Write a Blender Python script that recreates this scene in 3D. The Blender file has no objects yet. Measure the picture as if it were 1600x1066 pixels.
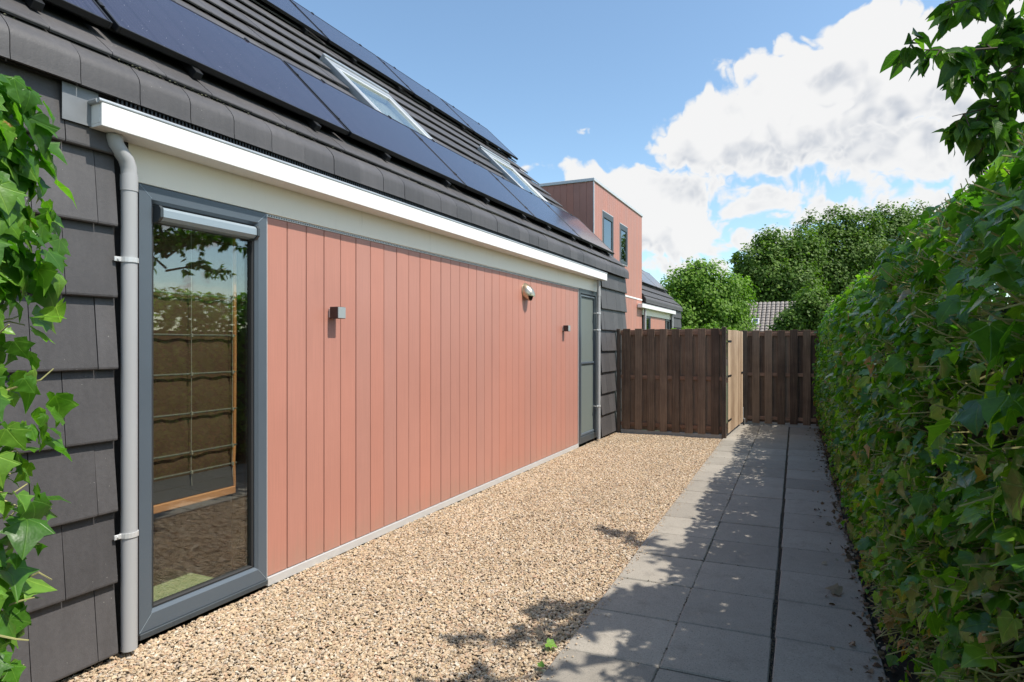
import bpy, bmesh, math, random
import numpy as np
from mathutils import Vector, Matrix, noise as mnoise

random.seed(7)
rng = np.random.default_rng(7)
scene = bpy.context.scene
COL = scene.collection
R = math.radians

# ------------------------------------------------------------------ camera
EYE = 1.56
CAM = Vector((3.25, 0.0, EYE))
YAW = 22.62
cam_d = bpy.data.cameras.new('camera')
cam = bpy.data.objects.new('camera', cam_d)
COL.objects.link(cam)
cam.location = CAM
cam.rotation_euler = (R(90), 0, R(YAW))
cam_d.sensor_width = 36.0
cam_d.lens = 36.0 * 929 / 1600
cam_d.shift_x = -0.05
cam_d.shift_y = 0.0025
cam_d.clip_start = 0.05
cam_d.clip_end = 2000
scene.camera = cam
FWD = Vector((-math.sin(R(YAW)), math.cos(R(YAW)), 0))
RGT = Vector((math.cos(R(YAW)), math.sin(R(YAW)), 0))
def at(px, py, z):
    """world point seen at photo pixel (px, py) at depth z"""
    return CAM + FWD * z + RGT * ((px - 880) / 929 * z) + Vector((0, 0, (537 - py) / 929 * z))
def proj(p):
    d = p - CAM
    z = d.dot(FWD)
    if z < 0.05:
        return None
    return (880 + 929 * d.dot(RGT) / z, 537 - 929 * d.z / z, z)

# ------------------------------------------------------------------ render / exposure
scene.render.engine = 'CYCLES'
scene.view_settings.view_transform = 'Standard'
scene.view_settings.look = 'None'
scene.view_settings.gamma = 1
scene.view_settings.use_curve_mapping = False
scene.view_settings.exposure = 0.55
scene.cycles.max_bounces = 6
scene.cycles.diffuse_bounces = 3
scene.cycles.glossy_bounces = 3
scene.cycles.transmission_bounces = 4
scene.cycles.transparent_max_bounces = 12
scene.cycles.use_denoising = True

# ------------------------------------------------------------------ sun
SUN_EL = 56.8
SUN_AZ = 88.0          # degrees clockwise from +Y
sdir = Vector((math.cos(R(SUN_EL)) * math.sin(R(SUN_AZ)), math.cos(R(SUN_EL)) * math.cos(R(SUN_AZ)), math.sin(R(SUN_EL))))
sun_d = bpy.data.lights.new('sun', 'SUN')
sun_d.energy = 4.0
sun_d.angle = R(0.55)
sun_d.color = (1.0, 0.95, 0.87)
sun = bpy.data.objects.new('sun', sun_d)
COL.objects.link(sun)
sun.rotation_euler = (-sdir).to_track_quat('-Z', 'Y').to_euler()
sun.location = (20, 0, 30)

# ------------------------------------------------------------------ node helper
class NT:
    def __init__(self, tree):
        self.t = tree
    def n(self, kind, **kw):
        nd = self.t.nodes.new(kind)
        for k, v in kw.items():
            setattr(nd, k, v)
        return nd
    def l(self, a, b):
        self.t.links.new(a, b)
    def put(self, sock, v):
        if isinstance(v, bpy.types.NodeSocket):
            self.l(v, sock)
        else:
            sock.default_value = v
    def m(self, op, a, b=None, c=None, clamp=False):
        nd = self.n('ShaderNodeMath', operation=op)
        nd.use_clamp = clamp
        self.put(nd.inputs[0], a)
        if b is not None: self.put(nd.inputs[1], b)
        if c is not None: self.put(nd.inputs[2], c)
        return nd.outputs[0]
    def vm(self, op, a, b=None, scale=None):
        nd = self.n('ShaderNodeVectorMath', operation=op)
        self.put(nd.inputs[0], a)
        if b is not None: self.put(nd.inputs[1], b)
        if scale is not None: self.put(nd.inputs['Scale'], scale)
        return nd.outputs[0]
    def mix(self, f, a, b, blend='MIX'):
        nd = self.n('ShaderNodeMix', data_type='RGBA', blend_type=blend)
        self.put(nd.inputs['Factor'], f)
        self.put(nd.inputs[6], a if isinstance(a, bpy.types.NodeSocket) else (*a[:3], 1))
        self.put(nd.inputs[7], b if isinstance(b, bpy.types.NodeSocket) else (*b[:3], 1))
        return nd.outputs[2]
    def noise(self, vec, scale, detail=4, rough=0.55, dist=0.0):
        nd = self.n('ShaderNodeTexNoise')
        if vec is not None: self.l(vec, nd.inputs['Vector'])
        nd.inputs['Scale'].default_value = scale
        nd.inputs['Detail'].default_value = detail
        nd.inputs['Roughness'].default_value = rough
        nd.inputs['Distortion'].default_value = dist
        return nd.outputs['Fac']
    def ramp(self, f, stops, interp='LINEAR'):
        nd = self.n('ShaderNodeValToRGB')
        self.put(nd.inputs[0], f)
        cr = nd.color_ramp
        cr.interpolation = interp
        while len(cr.elements) < len(stops):
            cr.elements.new(0.5)
        for e, (p, c) in zip(cr.elements, stops):
            e.position = p
            e.color = (*c[:3], 1) if not isinstance(c, (int, float)) else (c, c, c, 1)
        return nd.outputs[0]
    def smooth(self, v, a, b):
        nd = self.n('ShaderNodeMapRange', interpolation_type='SMOOTHSTEP')
        self.put(nd.inputs[0], v)
        nd.inputs[1].default_value = a
        nd.inputs[2].default_value = b
        return nd.outputs[0]

# ------------------------------------------------------------------ world: sky with cumulus clouds
world = bpy.data.worlds.new('World')
scene.world = world
world.use_nodes = True
wt = world.node_tree
wt.nodes.clear()
W = NT(wt)

def px_dir(px, py):
    a = math.atan((px - 880) / 929)
    el = math.atan((537 - py) / 929 * math.cos(a))
    return a - R(YAW), el
def make_cloud_group(fine=True):
    g = bpy.data.node_groups.new('cloud_density', 'ShaderNodeTree')
    g.interface.new_socket('Vector', in_out='INPUT', socket_type='NodeSocketVector')
    g.interface.new_socket('Density', in_out='OUTPUT', socket_type='NodeSocketFloat')
    N = NT(g)
    gi = N.n('NodeGroupInput'); go = N.n('NodeGroupOutput')
    v = N.vm('NORMALIZE', gi.outputs[0])
    # domain warp
    nz = N.n('ShaderNodeTexNoise'); N.l(v, nz.inputs['Vector'])
    nz.inputs['Scale'].default_value = 9; nz.inputs['Detail'].default_value = 3
    w = N.vm('SCALE', N.vm('SUBTRACT', nz.outputs['Color'], (0.5, 0.5, 0.5)), scale=0.10)
    v2 = N.vm('ADD', v, w)
    sx = N.n('ShaderNodeSeparateXYZ'); N.l(v2, sx.inputs[0])
    az = N.m('ARCTAN2', sx.outputs[0], sx.outputs[1])
    el = N.m('ARCSINE', N.m('MINIMUM', N.m('MAXIMUM', sx.outputs[2], -0.999), 0.999))
    blobs = [  # px, py, rx, ry, strength : cumulus heaps as they stand over the garden
        (1420, 120, 150, 125, 1.0), (1275, 165, 170, 105, 1.0), (1120, 215, 120, 62, 0.95),
        (1410, 230, 160, 66, 0.7), (1560, 140, 130, 150, 1.0), (1250, 225, 120, 42, 0.7), (1350, 70, 90, 60, 0.9),
        (1015, 335, 118, 80, 1.1), (945, 300, 68, 42, 1.0), (1070, 365, 85, 48, 1.0), (990, 375, 100, 34, 0.8),
        (1190, 302, 100, 24, 0.36), (1310, 325, 120, 20, 0.32), (1190, 380, 62, 20, 0.5), (1440, 320, 130, 28, 0.30),
        (875, 262, 62, 14, 0.20), (912, 203, 13, 8, 0.15), (1050, 420, 90, 12, 0.3)]
    acc = None
    for (px, py, rx, ry, s) in blobs:
        a0, e0 = px_dir(px, py)
        a1, _ = px_dir(px + rx, py); _, e1 = px_dir(px, py - ry)
        da = N.m('DIVIDE', N.m('SUBTRACT', az, a0), abs(a1 - a0))
        de = N.m('DIVIDE', N.m('SUBTRACT', el, e0), abs(e1 - e0))
        r2 = N.m('ADD', N.m('MULTIPLY', da, da), N.m('MULTIPLY', de, de))
        b = N.m('MULTIPLY', N.m('SUBTRACT', 1.0, r2), s)
        b = N.m('MAXIMUM', b, -1.0)
        acc = b if acc is None else N.m('SMOOTH_MAX', acc, b, 0.35)
    # further fair-weather clouds over the rest of the sky
    gen = N.noise(v, 2.3, 3, 0.5)
    low = N.smooth(el, 1.1, 0.25)
    genc = N.m('SUBTRACT', N.m('MULTIPLY', gen, 5.5), 3.05)
    outside = N.m('MAXIMUM', N.smooth(az, 0.32, 0.55), N.smooth(az, -1.25, -1.5))
    genc = N.m('SUBTRACT', N.m('MULTIPLY', N.m('ADD', genc, 2.0), N.m('MULTIPLY', outside, low)), 2.0)
    acc = N.m('MAXIMUM', acc, genc)
    vz = N.vm('MULTIPLY', v, (1.0, 1.0, 1.35))
    f1 = N.noise(vz, 11, 7 if fine else 3, 0.62)
    b1 = N.m('ABSOLUTE', N.m('MULTIPLY_ADD', N.noise(v2, 24, 0), 2.0, -1.0))
    bil = N.m('SUBTRACT', b1, 0.22)
    if fine:
        b2 = N.m('ABSOLUTE', N.m('MULTIPLY_ADD', N.noise(v2, 55, 1), 2.0, -1.0))
        bil = N.m('ADD', bil, N.m('MULTIPLY', N.m('SUBTRACT', b2, 0.2), 0.55))
    d = N.m('ADD', acc, N.m('MULTIPLY', N.m('SUBTRACT', f1, 0.5), 1.35))
    d = N.m('ADD', d, N.m('MULTIPLY_ADD', bil, 0.8, 0.20))
    N.l(d, go.inputs[0])
    return g
cg = make_cloud_group(True)
cg2 = make_cloud_group(False)
tc = W.n('ShaderNodeTexCoord')
sky = W.n('ShaderNodeTexSky', sky_type='NISHITA')
sky.sun_disc = False
sky.sun_elevation = R(SUN_EL)
sky.sun_rotation = R(SUN_AZ)
sky.air_density = 1.0
sky.dust_density = 0.9
sky.ozone_density = 1.0
def cloud(vec, grp):
    nd = W.n('ShaderNodeGroup'); nd.node_tree = grp
    W.l(vec, nd.inputs[0])
    return nd.outputs[0]
dv = tc.outputs['Generated']
d0 = cloud(dv, cg)
d1 = cloud(W.vm('ADD', dv, (0.035, -0.01, 0.06)), cg2)
alpha = W.smooth(d0, 0.06, 0.42)
lit = W.smooth(W.m('SUBTRACT', cloud(dv, cg2), d1), -0.55, 0.30)
thick = W.smooth(d0, 0.35, 1.25)
shade = W.m('SUBTRACT', 1.0, W.m('MULTIPLY', thick, W.m('SUBTRACT', 1.0, lit)), clamp=True)
ccol = W.mix(shade, (2.25, 2.45, 2.80), (4.22, 4.20, 4.17))
skyc = W.mix(1.0, sky.outputs[0], (0.94, 1.04, 1.02), 'MULTIPLY')
final = W.mix(W.m('MULTIPLY', alpha, 0.97), skyc, ccol)
bg = W.n('ShaderNodeBackground')
W.l(final, bg.inputs[0])
bg.inputs[1].default_value = 0.15
world.cycles.sampling_method = 'NONE'
wo = W.n('ShaderNodeOutputWorld')
W.l(bg.outputs[0], wo.inputs[0])

# ------------------------------------------------------------------ materials
def material(name):
    m = bpy.data.materials.new(name)
    m.use_nodes = True
    m.node_tree.nodes.clear()
    N = NT(m.node_tree)
    out = N.n('ShaderNodeOutputMaterial')
    p = N.n('ShaderNodeBsdfPrincipled')
    N.l(p.outputs[0], out.inputs[0])
    return m, N, p, out
def bump(N, p, h, strength=0.3, dist=0.01):
    b = N.n('ShaderNodeBump')
    b.inputs['Strength'].default_value = strength
    b.inputs['Distance'].default_value = dist
    N.l(h, b.inputs['Height'])
    N.l(b.outputs[0], p.inputs['Normal'])
def pos(N):
    return N.n('ShaderNodeNewGeometry').outputs['Position']
def orand(N):
    return N.n('ShaderNodeObjectInfo').outputs['Random']

def simple(name, c, rough=0.5, var=0.12, scale=9.0, metal=0.0, bmp=0.0, bscale=80, stretch=None, rvar=0.08, spec=0.5, orv=0.0):
    m, N, p, out = material(name)
    P = pos(N)
    if stretch: P = N.vm('MULTIPLY', P, stretch)
    a = N.noise(P, scale, 6, 0.6)
    f = N.m('MULTIPLY_ADD', N.m('SUBTRACT', a, 0.5), 2 * var, 1.0)
    if orv:
        f = N.m('MULTIPLY', f, N.m('MULTIPLY_ADD', N.m('SUBTRACT', orand(N), 0.5), 2 * orv, 1.0))
    cc = N.vm('SCALE', c, scale=f)
    N.l(cc, p.inputs['Base Color'])
    r = N.m('MULTIPLY_ADD', N.m('SUBTRACT', a, 0.5), 2 * rvar, rough, clamp=True)
    N.l(r, p.inputs['Roughness'])
    p.inputs['Metallic'].default_value = metal
    p.inputs['Specular IOR Level'].default_value = spec
    if bmp:
        bump(N, p, N.noise(P, bscale, 4, 0.6), bmp, 0.004)
    return m

def mk_tile(name, c):
    m, N, p, out = material(name)
    P = pos(N)
    a = N.noise(P, 3.5, 6, 0.65)
    b = N.noise(P, 60, 3, 0.6)
    st = N.noise(N.vm('MULTIPLY', P, (14, 14, 1.2)), 2.0, 4, 0.6)
    f = N.m('MULTIPLY_ADD', N.m('SUBTRACT', a, 0.5), 0.55, 1.0)
    f = N.m('MULTIPLY', f, N.m('MULTIPLY_ADD', N.m('SUBTRACT', b, 0.5), 0.35, 1.0))
    f = N.m('MULTIPLY', f, N.m('MULTIPLY_ADD', N.m('SUBTRACT', st, 0.5), 0.4, 1.0))
    f = N.m('MULTIPLY', f, N.m('MULTIPLY_ADD', N.m('SUBTRACT', orand(N), 0.5), 0.32, 1.0))
    cc = N.vm('SCALE', c, scale=f)
    # lichen specks
    vo = N.n('ShaderNodeTexVoronoi'); N.l(P, vo.inputs['Vector']); vo.inputs['Scale'].default_value = 42
    big = N.noise(P, 5, 2)
    sp = N.m('LESS_THAN', vo.outputs['Distance'], N.m('MULTIPLY', N.smooth(big, 0.5, 0.75), 0.13))
    col = N.mix(sp, cc, (0.30, 0.29, 0.26))
    N.l(col, p.inputs['Base Color'])
    N.l(N.m('MULTIPLY_ADD', b, 0.25, 0.42), p.inputs['Roughness'])
    p.inputs['Specular IOR Level'].default_value = 0.45
    bump(N, p, N.m('ADD', b, N.noise(P, 220, 2)), 0.25, 0.003)
    return m

def mk_board(name, c, dirt=True):
    m, N, p, out = material(name)
    P = pos(N)
    g = N.noise(N.vm('MULTIPLY', P, (1, 90, 1.1)), 2.0, 5, 0.65)
    a = N.noise(P, 1.1, 4, 0.6)
    f = N.m('MULTIPLY_ADD', N.m('SUBTRACT', g, 0.5), 0.42, 1.0)
    f = N.m('MULTIPLY', f, N.m('MULTIPLY_ADD', N.m('SUBTRACT', a, 0.5), 0.22, 1.0))
    f = N.m('MULTIPLY', f, N.m('MULTIPLY_ADD', N.m('SUBTRACT', orand(N), 0.5), 0.09, 1.0))
    cc = N.vm('SCALE', c, scale=f)
    hs = N.n('ShaderNodeHueSaturation'); N.l(cc, hs.inputs['Color'])
    N.l(N.m('MULTIPLY_ADD', N.m('SUBTRACT', orand(N), 0.5), 0.09, 1.0), hs.inputs['Saturation'])
    # splash dirt low on the boards
    sz = N.n('ShaderNodeSeparateXYZ'); N.l(pos(N), sz.inputs[0])
    dn = N.noise(N.vm('MULTIPLY', P, (1, 5, 1)), 4, 5, 0.7)
    dd = N.m('MULTIPLY', N.smooth(N.m('ADD', sz.outputs[2], N.m('MULTIPLY', dn, 0.5)), 0.55, 0.2), 0.35)
    col = N.mix(dd, hs.outputs[0], (0.30, 0.22, 0.16))
    N.l(col, p.inputs['Base Color'])
    N.l(N.m('MULTIPLY_ADD', g, 0.2, 0.38), p.inputs['Roughness'])
    bump(N, p, g, 0.18, 0.002)
    return m

def mk_wood(name, c, c2, axis=(60, 60, 1.6)):
    m, N, p, out = material(name)
    tcn = N.n('ShaderNodeTexCoord')
    P = N.vm('MULTIPLY', pos(N), axis)
    off = N.n('ShaderNodeCombineXYZ'); N.put(off.inputs[2], N.m('MULTIPLY', orand(N), 40.0))
    P = N.vm('ADD', P, off.outputs[0])
    g = N.noise(P, 1.0, 6, 0.65, 0.4)
    a = N.noise(pos(N), 2.4, 5, 0.65)
    f = N.m('ADD', N.m('MULTIPLY', g, 0.75), N.m('MULTIPLY', a, 0.45))
    f = N.m('ADD', f, N.m('MULTIPLY', N.m('SUBTRACT', orand(N), 0.5), 0.35))
    col = N.mix(N.smooth(f, 0.32, 0.95), c, c2)
    N.l(col, p.inputs['Base Color'])
    N.l(N.m('MULTIPLY_ADD', g, 0.2, 0.6), p.inputs['Roughness'])
    p.inputs['Specular IOR Level'].default_value = 0.3
    bump(N, p, g, 0.5, 0.004)
    return m

def mk_leaf(name, dark, mid, lightc, brown=(0.25, 0.13, 0.06), brown_share=0.06, rough=0.38, trans=0.3, spec=0.5, veins=None):
    m = bpy.data.materials.new(name)
    m.use_nodes = True
    m.node_tree.nodes.clear()
    N = NT(m.node_tree)
    out = N.n('ShaderNodeOutputMaterial')
    p = N.n('ShaderNodeBsdfPrincipled')
    at_ = N.n('ShaderNodeAttribute', attribute_name='tint', attribute_type='GEOMETRY')
    t = at_.outputs['Fac']
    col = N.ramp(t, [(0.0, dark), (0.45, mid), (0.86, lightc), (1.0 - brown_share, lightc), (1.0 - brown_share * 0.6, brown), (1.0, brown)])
    P = pos(N)
    a = N.noise(P, 28, 4, 0.6)
    vein = N.noise(P, 120, 2, 0.5)
    f = N.m('MULTIPLY_ADD', N.m('SUBTRACT', a, 0.5), 0.7, 1.0)
    f = N.m('MULTIPLY', f, N.m('MULTIPLY_ADD', N.m('SUBTRACT', vein, 0.5), 0.25, 1.0))
    col = N.vm('SCALE', col, scale=f)
    vb = None
    if veins:
        la = N.n('ShaderNodeAttribute', attribute_name='lco', attribute_type='GEOMETRY')
        sx = N.n('ShaderNodeSeparateXYZ'); N.l(la.outputs['Vector'], sx.inputs[0])
        ax = N.m('ABSOLUTE', sx.outputs[0]); ly = sx.outputs[1]
        mid = N.smooth(ax, 0.028, 0.010)
        if veins == 'ivy':      # palmate veins from the leaf base
            ang = N.m('ARCTAN2', ax, N.m('ADD', ly, 0.04))
            rad = N.m('SQRT', N.m('ADD', N.m('MULTIPLY', ax, ax), N.m('MULTIPLY', ly, ly)))
            v1 = N.smooth(N.m('MULTIPLY', N.m('ABSOLUTE', N.m('SUBTRACT', ang, 0.88)), rad), 0.022, 0.007)
            v2 = N.smooth(N.m('MULTIPLY', N.m('ABSOLUTE', N.m('SUBTRACT', ang, 1.62)), rad), 0.020, 0.007)
            side = N.m('MAXIMUM', v1, v2)
        else:                   # feathered side veins
            q = N.m('FRACT', N.m('MULTIPLY', N.m('SUBTRACT', ly, N.m('MULTIPLY', ax, 0.9)), 9.0))
            side = N.m('MULTIPLY', N.smooth(N.m('ABSOLUTE', N.m('SUBTRACT', q, 0.5)), 0.12, 0.03), 0.6)
        vb = N.m('MAXIMUM', mid, side)
        vl = N.mix(1.0, col, (1.9, 1.55, 1.9), 'MULTIPLY')
        col = N.mix(N.m('MULTIPLY', vb, 0.62), col, vl)
        edge = N.noise(la.outputs['Vector'], 2.2, 2)
        col = N.vm('SCALE', col, scale=N.m('MULTIPLY_ADD', N.m('SUBTRACT', edge, 0.5), 0.7, 1.0))
    # a few withered patches
    wv = N.noise(P, 17, 3, 0.6)
    col = N.mix(N.m('MULTIPLY', N.smooth(wv, 0.76, 0.82), 0.7), col, (0.27, 0.19, 0.10))
    N.l(col, p.inputs['Base Color'])
    p.inputs['Roughness'].default_value = rough
    p.inputs['Specular IOR Level'].default_value = spec
    tr = N.n('ShaderNodeBsdfTranslucent')
    tcx = N.mix(1.0, col, (1.35, 1.75, 0.5), 'MULTIPLY')
    N.l(tcx, tr.inputs[0])
    bump(N, p, vein if vb is None else N.m('SUBTRACT', N.m('MULTIPLY', N.noise(P, 55, 2), 1.2), vb), 0.35, 0.004)
    mx = N.n('ShaderNodeMixShader')
    mx.inputs[0].default_value = trans
    N.l(p.outputs[0], mx.inputs[1]); N.l(tr.outputs[0], mx.inputs[2])
    N.l(mx.outputs[0], out.inputs[0])
    return m

M = {}
M['tile'] = mk_tile('tile_anthracite', (0.074, 0.069, 0.069))
M['tile_back'] = simple('batten_dark', (0.012, 0.011, 0.011), 0.9)
M['board'] = mk_board('cladding_terracotta', (0.435, 0.200, 0.150))
M['white'] = simple('white_paint', (0.80, 0.79, 0.76), 0.35, 0.03, 3, bmp=0.05, bscale=30)
M['cream'] = simple('fascia_paint', (0.80, 0.74, 0.63), 0.4, 0.04, 2)  # white fascia, warm bounce light put into its colour
M['alu'] = simple('aluminium_strip', (0.62, 0.62, 0.61), 0.4, 0.08, 12, metal=0.35)
M['zinc'] = simple('zinc', (0.42, 0.44, 0.45), 0.42, 0.16, 7, metal=0.55, rvar=0.15)
M['pipe'] = simple('pvc_pipe_grey', (0.36, 0.36, 0.36), 0.45, 0.10, 6, stretch=(1, 1, 0.25))
def mk_paint(name, c):
    m, N, p, out = material(name)
    P = pos(N)
    st = N.noise(N.vm('MULTIPLY', P, (3, 16, 1.3)), 2.0, 5, 0.65)
    blot = N.noise(P, 2.3, 5, 0.6)
    f = N.m('MULTIPLY', N.smooth(st, 0.55, 0.80), N.smooth(blot, 0.42, 0.68))
    col = N.mix(N.m('MULTIPLY', f, 0.38), c, (0.34, 0.32, 0.26))
    N.l(col, p.inputs['Base Color'])
    N.l(N.m('MULTIPLY_ADD', st, 0.2, 0.3), p.inputs['Roughness'])
    bump(N, p, N.noise(P, 3.0, 2), 0.08, 0.01)
    return m
M['white'] = mk_paint('white_paint_weathered', (0.80, 0.79, 0.76))
M['cream'] = mk_paint('fascia_paint_weathered', (0.86, 0.79, 0.67))  # gravel bounce in the shadow painted as cream, plus dirt streaks
M['slate'] = simple('window_frame_slate', (0.085, 0.105, 0.125), 0.34, 0.06, 4)
M['slate2'] = simple('window_frame_dark', (0.045, 0.055, 0.062), 0.4, 0.06, 4)
M['cassette'] = simple('screen_cassette', (0.30, 0.36, 0.40), 0.35, 0.05, 4, metal=0.2)
M['black'] = simple('black_metal', (0.012, 0.012, 0.013), 0.45, 0.1, 9)
M['rubber'] = simple('rubber', (0.02, 0.02, 0.02), 0.7, 0.1, 9)
M['plaster'] = simple('plaster_inside', (0.36, 0.34, 0.31), 0.8, 0.05, 3)
M['floor_in'] = simple('floor_inside', (0.20, 0.17, 0.14), 0.5, 0.15, 3)
M['brick'] = simple('masonry', (0.18, 0.12, 0.10), 0.85, 0.2, 6)
M['steel'] = simple('stainless', (0.58, 0.50, 0.38), 0.28, 0.06, 6, metal=0.9)
M['lamp_brown'] = simple('lamp_housing', (0.045, 0.028, 0.026), 0.45, 0.1, 9)
M['lamp_glass'] = simple('lamp_glass', (0.30, 0.33, 0.33), 0.25, 0.06, 9)
M['hole'] = simple('dark_opening', (0.006, 0.006, 0.006), 0.9)
M['concrete'] = simple('concrete_edge', (0.30, 0.29, 0.27), 0.85, 0.2, 9, bmp=0.3)
M['wood_dark'] = mk_wood('fence_weathered', (0.062, 0.038, 0.026), (0.285, 0.190, 0.130))
M['wood_rail'] = mk_wood('rail_weathered', (0.16, 0.085, 0.055), (0.36, 0.22, 0.15), (1.6, 60, 60))
M['wood_post'] = mk_wood('post_weathered', (0.040, 0.030, 0.025), (0.16, 0.115, 0.085))
M['wood_gate'] = mk_wood('gate_sunbleached', (0.24, 0.155, 0.095), (0.58, 0.43, 0.29))  # paler than the fence wood
M['bark'] = simple('bark', (0.085, 0.062, 0.045), 0.9, 0.4, 14, bmp=0.7, bscale=40)
M['stem'] = simple('ivy_stem', (0.34, 0.32, 0.13), 0.6, 0.45, 30)
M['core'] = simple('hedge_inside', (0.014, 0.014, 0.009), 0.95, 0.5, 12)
M['green_mat'] = simple('green_mat', (0.38, 0.46, 0.24), 0.9, 0.3, 40, bmp=0.5, bscale=200)
M['fabric'] = simple('shade_fabric', (0.150, 0.086, 0.050), 0.9, 0.22, 3, stretch=(1, 16, 0.8), bmp=0.2, bscale=300)
M['tape'] = simple('shade_tape_orange', (0.75, 0.33, 0.13), 0.7, 0.1, 8)  # orange stands for sunlight on the fabric edges
M['rod'] = simple('shade_rod', (0.20, 0.195, 0.165), 0.45, 0.1, 9)
M['cord'] = simple('cord', (0.40, 0.37, 0.31), 0.8, 0.1, 9)
M['cream_wall'] = simple('far_wall', (0.42, 0.33, 0.26), 0.85, 0.1, 2)
M['far_tile'] = simple('far_pantile', (0.27, 0.235, 0.205), 0.8, 0.35, 3, orv=0.1)
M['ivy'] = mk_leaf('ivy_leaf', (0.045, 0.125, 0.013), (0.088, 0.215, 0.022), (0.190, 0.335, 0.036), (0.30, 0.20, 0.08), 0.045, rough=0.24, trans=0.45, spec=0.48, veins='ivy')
M['ivy_sun'] = mk_leaf('ivy_leaf_young', (0.045, 0.130, 0.012), (0.085, 0.22, 0.020), (0.17, 0.33, 0.04), (0.30, 0.17, 0.06), 0.06, trans=0.42, veins='ivy')
M['cherry'] = mk_leaf('tree_leaf', (0.030, 0.080, 0.012), (0.052, 0.130, 0.018), (0.110, 0.210, 0.030), (0.12, 0.17, 0.03), 0.02, rough=0.42, trans=0.45, veins='feather')
M['far_leaf'] = mk_leaf('far_leaf', (0.045, 0.085, 0.012), (0.085, 0.155, 0.020), (0.150, 0.235, 0.036), (0.15, 0.20, 0.04), 0.02, rough=0.6, trans=0.3, spec=0.25)
M['far_leaf2'] = mk_leaf('far_leaf_light', (0.07, 0.14, 0.014), (0.125, 0.230, 0.024), (0.20, 0.32, 0.045), (0.15, 0.20, 0.04), 0.02, rough=0.6, trans=0.34, spec=0.25)
M['litter'] = mk_leaf('dry_leaf', (0.06, 0.035, 0.02), (0.13, 0.085, 0.05), (0.24, 0.19, 0.13), (0.30, 0.26, 0.20), 0.2, rough=0.8, trans=0.1, spec=0.2)

def mk_paving():
    m, N, p, out = material('paving_concrete')
    P = pos(N)
    a = N.noise(P, 2.2, 7, 0.65)
    b = N.noise(P, 130, 3, 0.7)
    s = N.noise(P, 14, 5, 0.7)
    f = N.m('MULTIPLY_ADD', N.m('SUBTRACT', a, 0.5), 0.40, 1.0)
    f = N.m('MULTIPLY', f, N.m('MULTIPLY_ADD', N.m('SUBTRACT', b, 0.5), 0.95, 1.0))
    f = N.m('MULTIPLY', f, N.m('MULTIPLY_ADD', N.m('SUBTRACT', s, 0.5), 0.22, 1.0))
    f = N.m('MULTIPLY', f, N.m('MULTIPLY_ADD', N.m('SUBTRACT', orand(N), 0.5), 0.26, 1.0))
    cc = N.vm('SCALE', (0.300, 0.270, 0.225), scale=f)
    stn = N.noise(P, 5.5, 6, 0.7)
    cc = N.mix(N.m('MULTIPLY', N.smooth(stn, 0.52, 0.72), 0.35), cc, (0.13, 0.115, 0.095))
    vo = N.n('ShaderNodeTexVoronoi'); N.l(P, vo.inputs['Vector']); vo.inputs['Scale'].default_value = 55
    sp = N.m('LESS_THAN', vo.outputs['Distance'], 0.16)
    cc = N.mix(N.m('MULTIPLY', sp, 0.6), cc, (0.10, 0.10, 0.09))
    N.l(cc, p.inputs['Base Color'])
    p.inputs['Roughness'].default_value = 0.85
    p.inputs['Specular IOR Level'].default_value = 0.25
    bump(N, p, N.m('ADD', b, N.m('MULTIPLY', s, 0.5)), 0.35, 0.003)
    return m
M['paving'] = mk_paving()
M['sand'] = simple('joint_sand', (0.030, 0.026, 0.020), 0.95, 0.5, 60, bmp=0.6, bscale=150)
M['soil'] = simple('soil', (0.10, 0.075, 0.052), 0.95, 0.4, 12, bmp=0.6)
M['lawn'] = simple('ground_grass', (0.06, 0.085, 0.03), 0.95, 0.4, 2, bmp=0.6)

def mk_gravel():
    m, N, p, out = material('gravel_stone')
    r = orand(N)
    col = N.ramp(r, [(0.0, (0.46, 0.335, 0.205)), (0.16, (0.57, 0.45, 0.305)), (0.30, (0.49, 0.345, 0.215)), (0.42, (0.61, 0.51, 0.38)),
                     (0.55, (0.43, 0.31, 0.195)), (0.66, (0.49, 0.32, 0.21)), (0.76, (0.63, 0.56, 0.45)), (0.84, (0.30, 0.23, 0.17)),
                     (0.92, (0.56, 0.41, 0.24)), (1.0, (0.19, 0.155, 0.125))])
    a = N.noise(pos(N), 150, 3, 0.6)
    cc = N.vm('SCALE', col, scale=N.m('MULTIPLY_ADD', N.m('SUBTRACT', a, 0.5), 0.6, 0.93))
    big = N.noise(pos(N), 1.3, 3, 0.5)
    cc = N.vm('SCALE', cc, scale=N.m('MULTIPLY_ADD', N.m('SUBTRACT', big, 0.5), 0.3, 1.0))
    N.l(cc, p.inputs['Base Color'])
    p.inputs['Roughness'].default_value = 0.75
    p.inputs['Specular IOR Level'].default_value = 0.3
    return m
M['gravel'] = mk_gravel()

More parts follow.
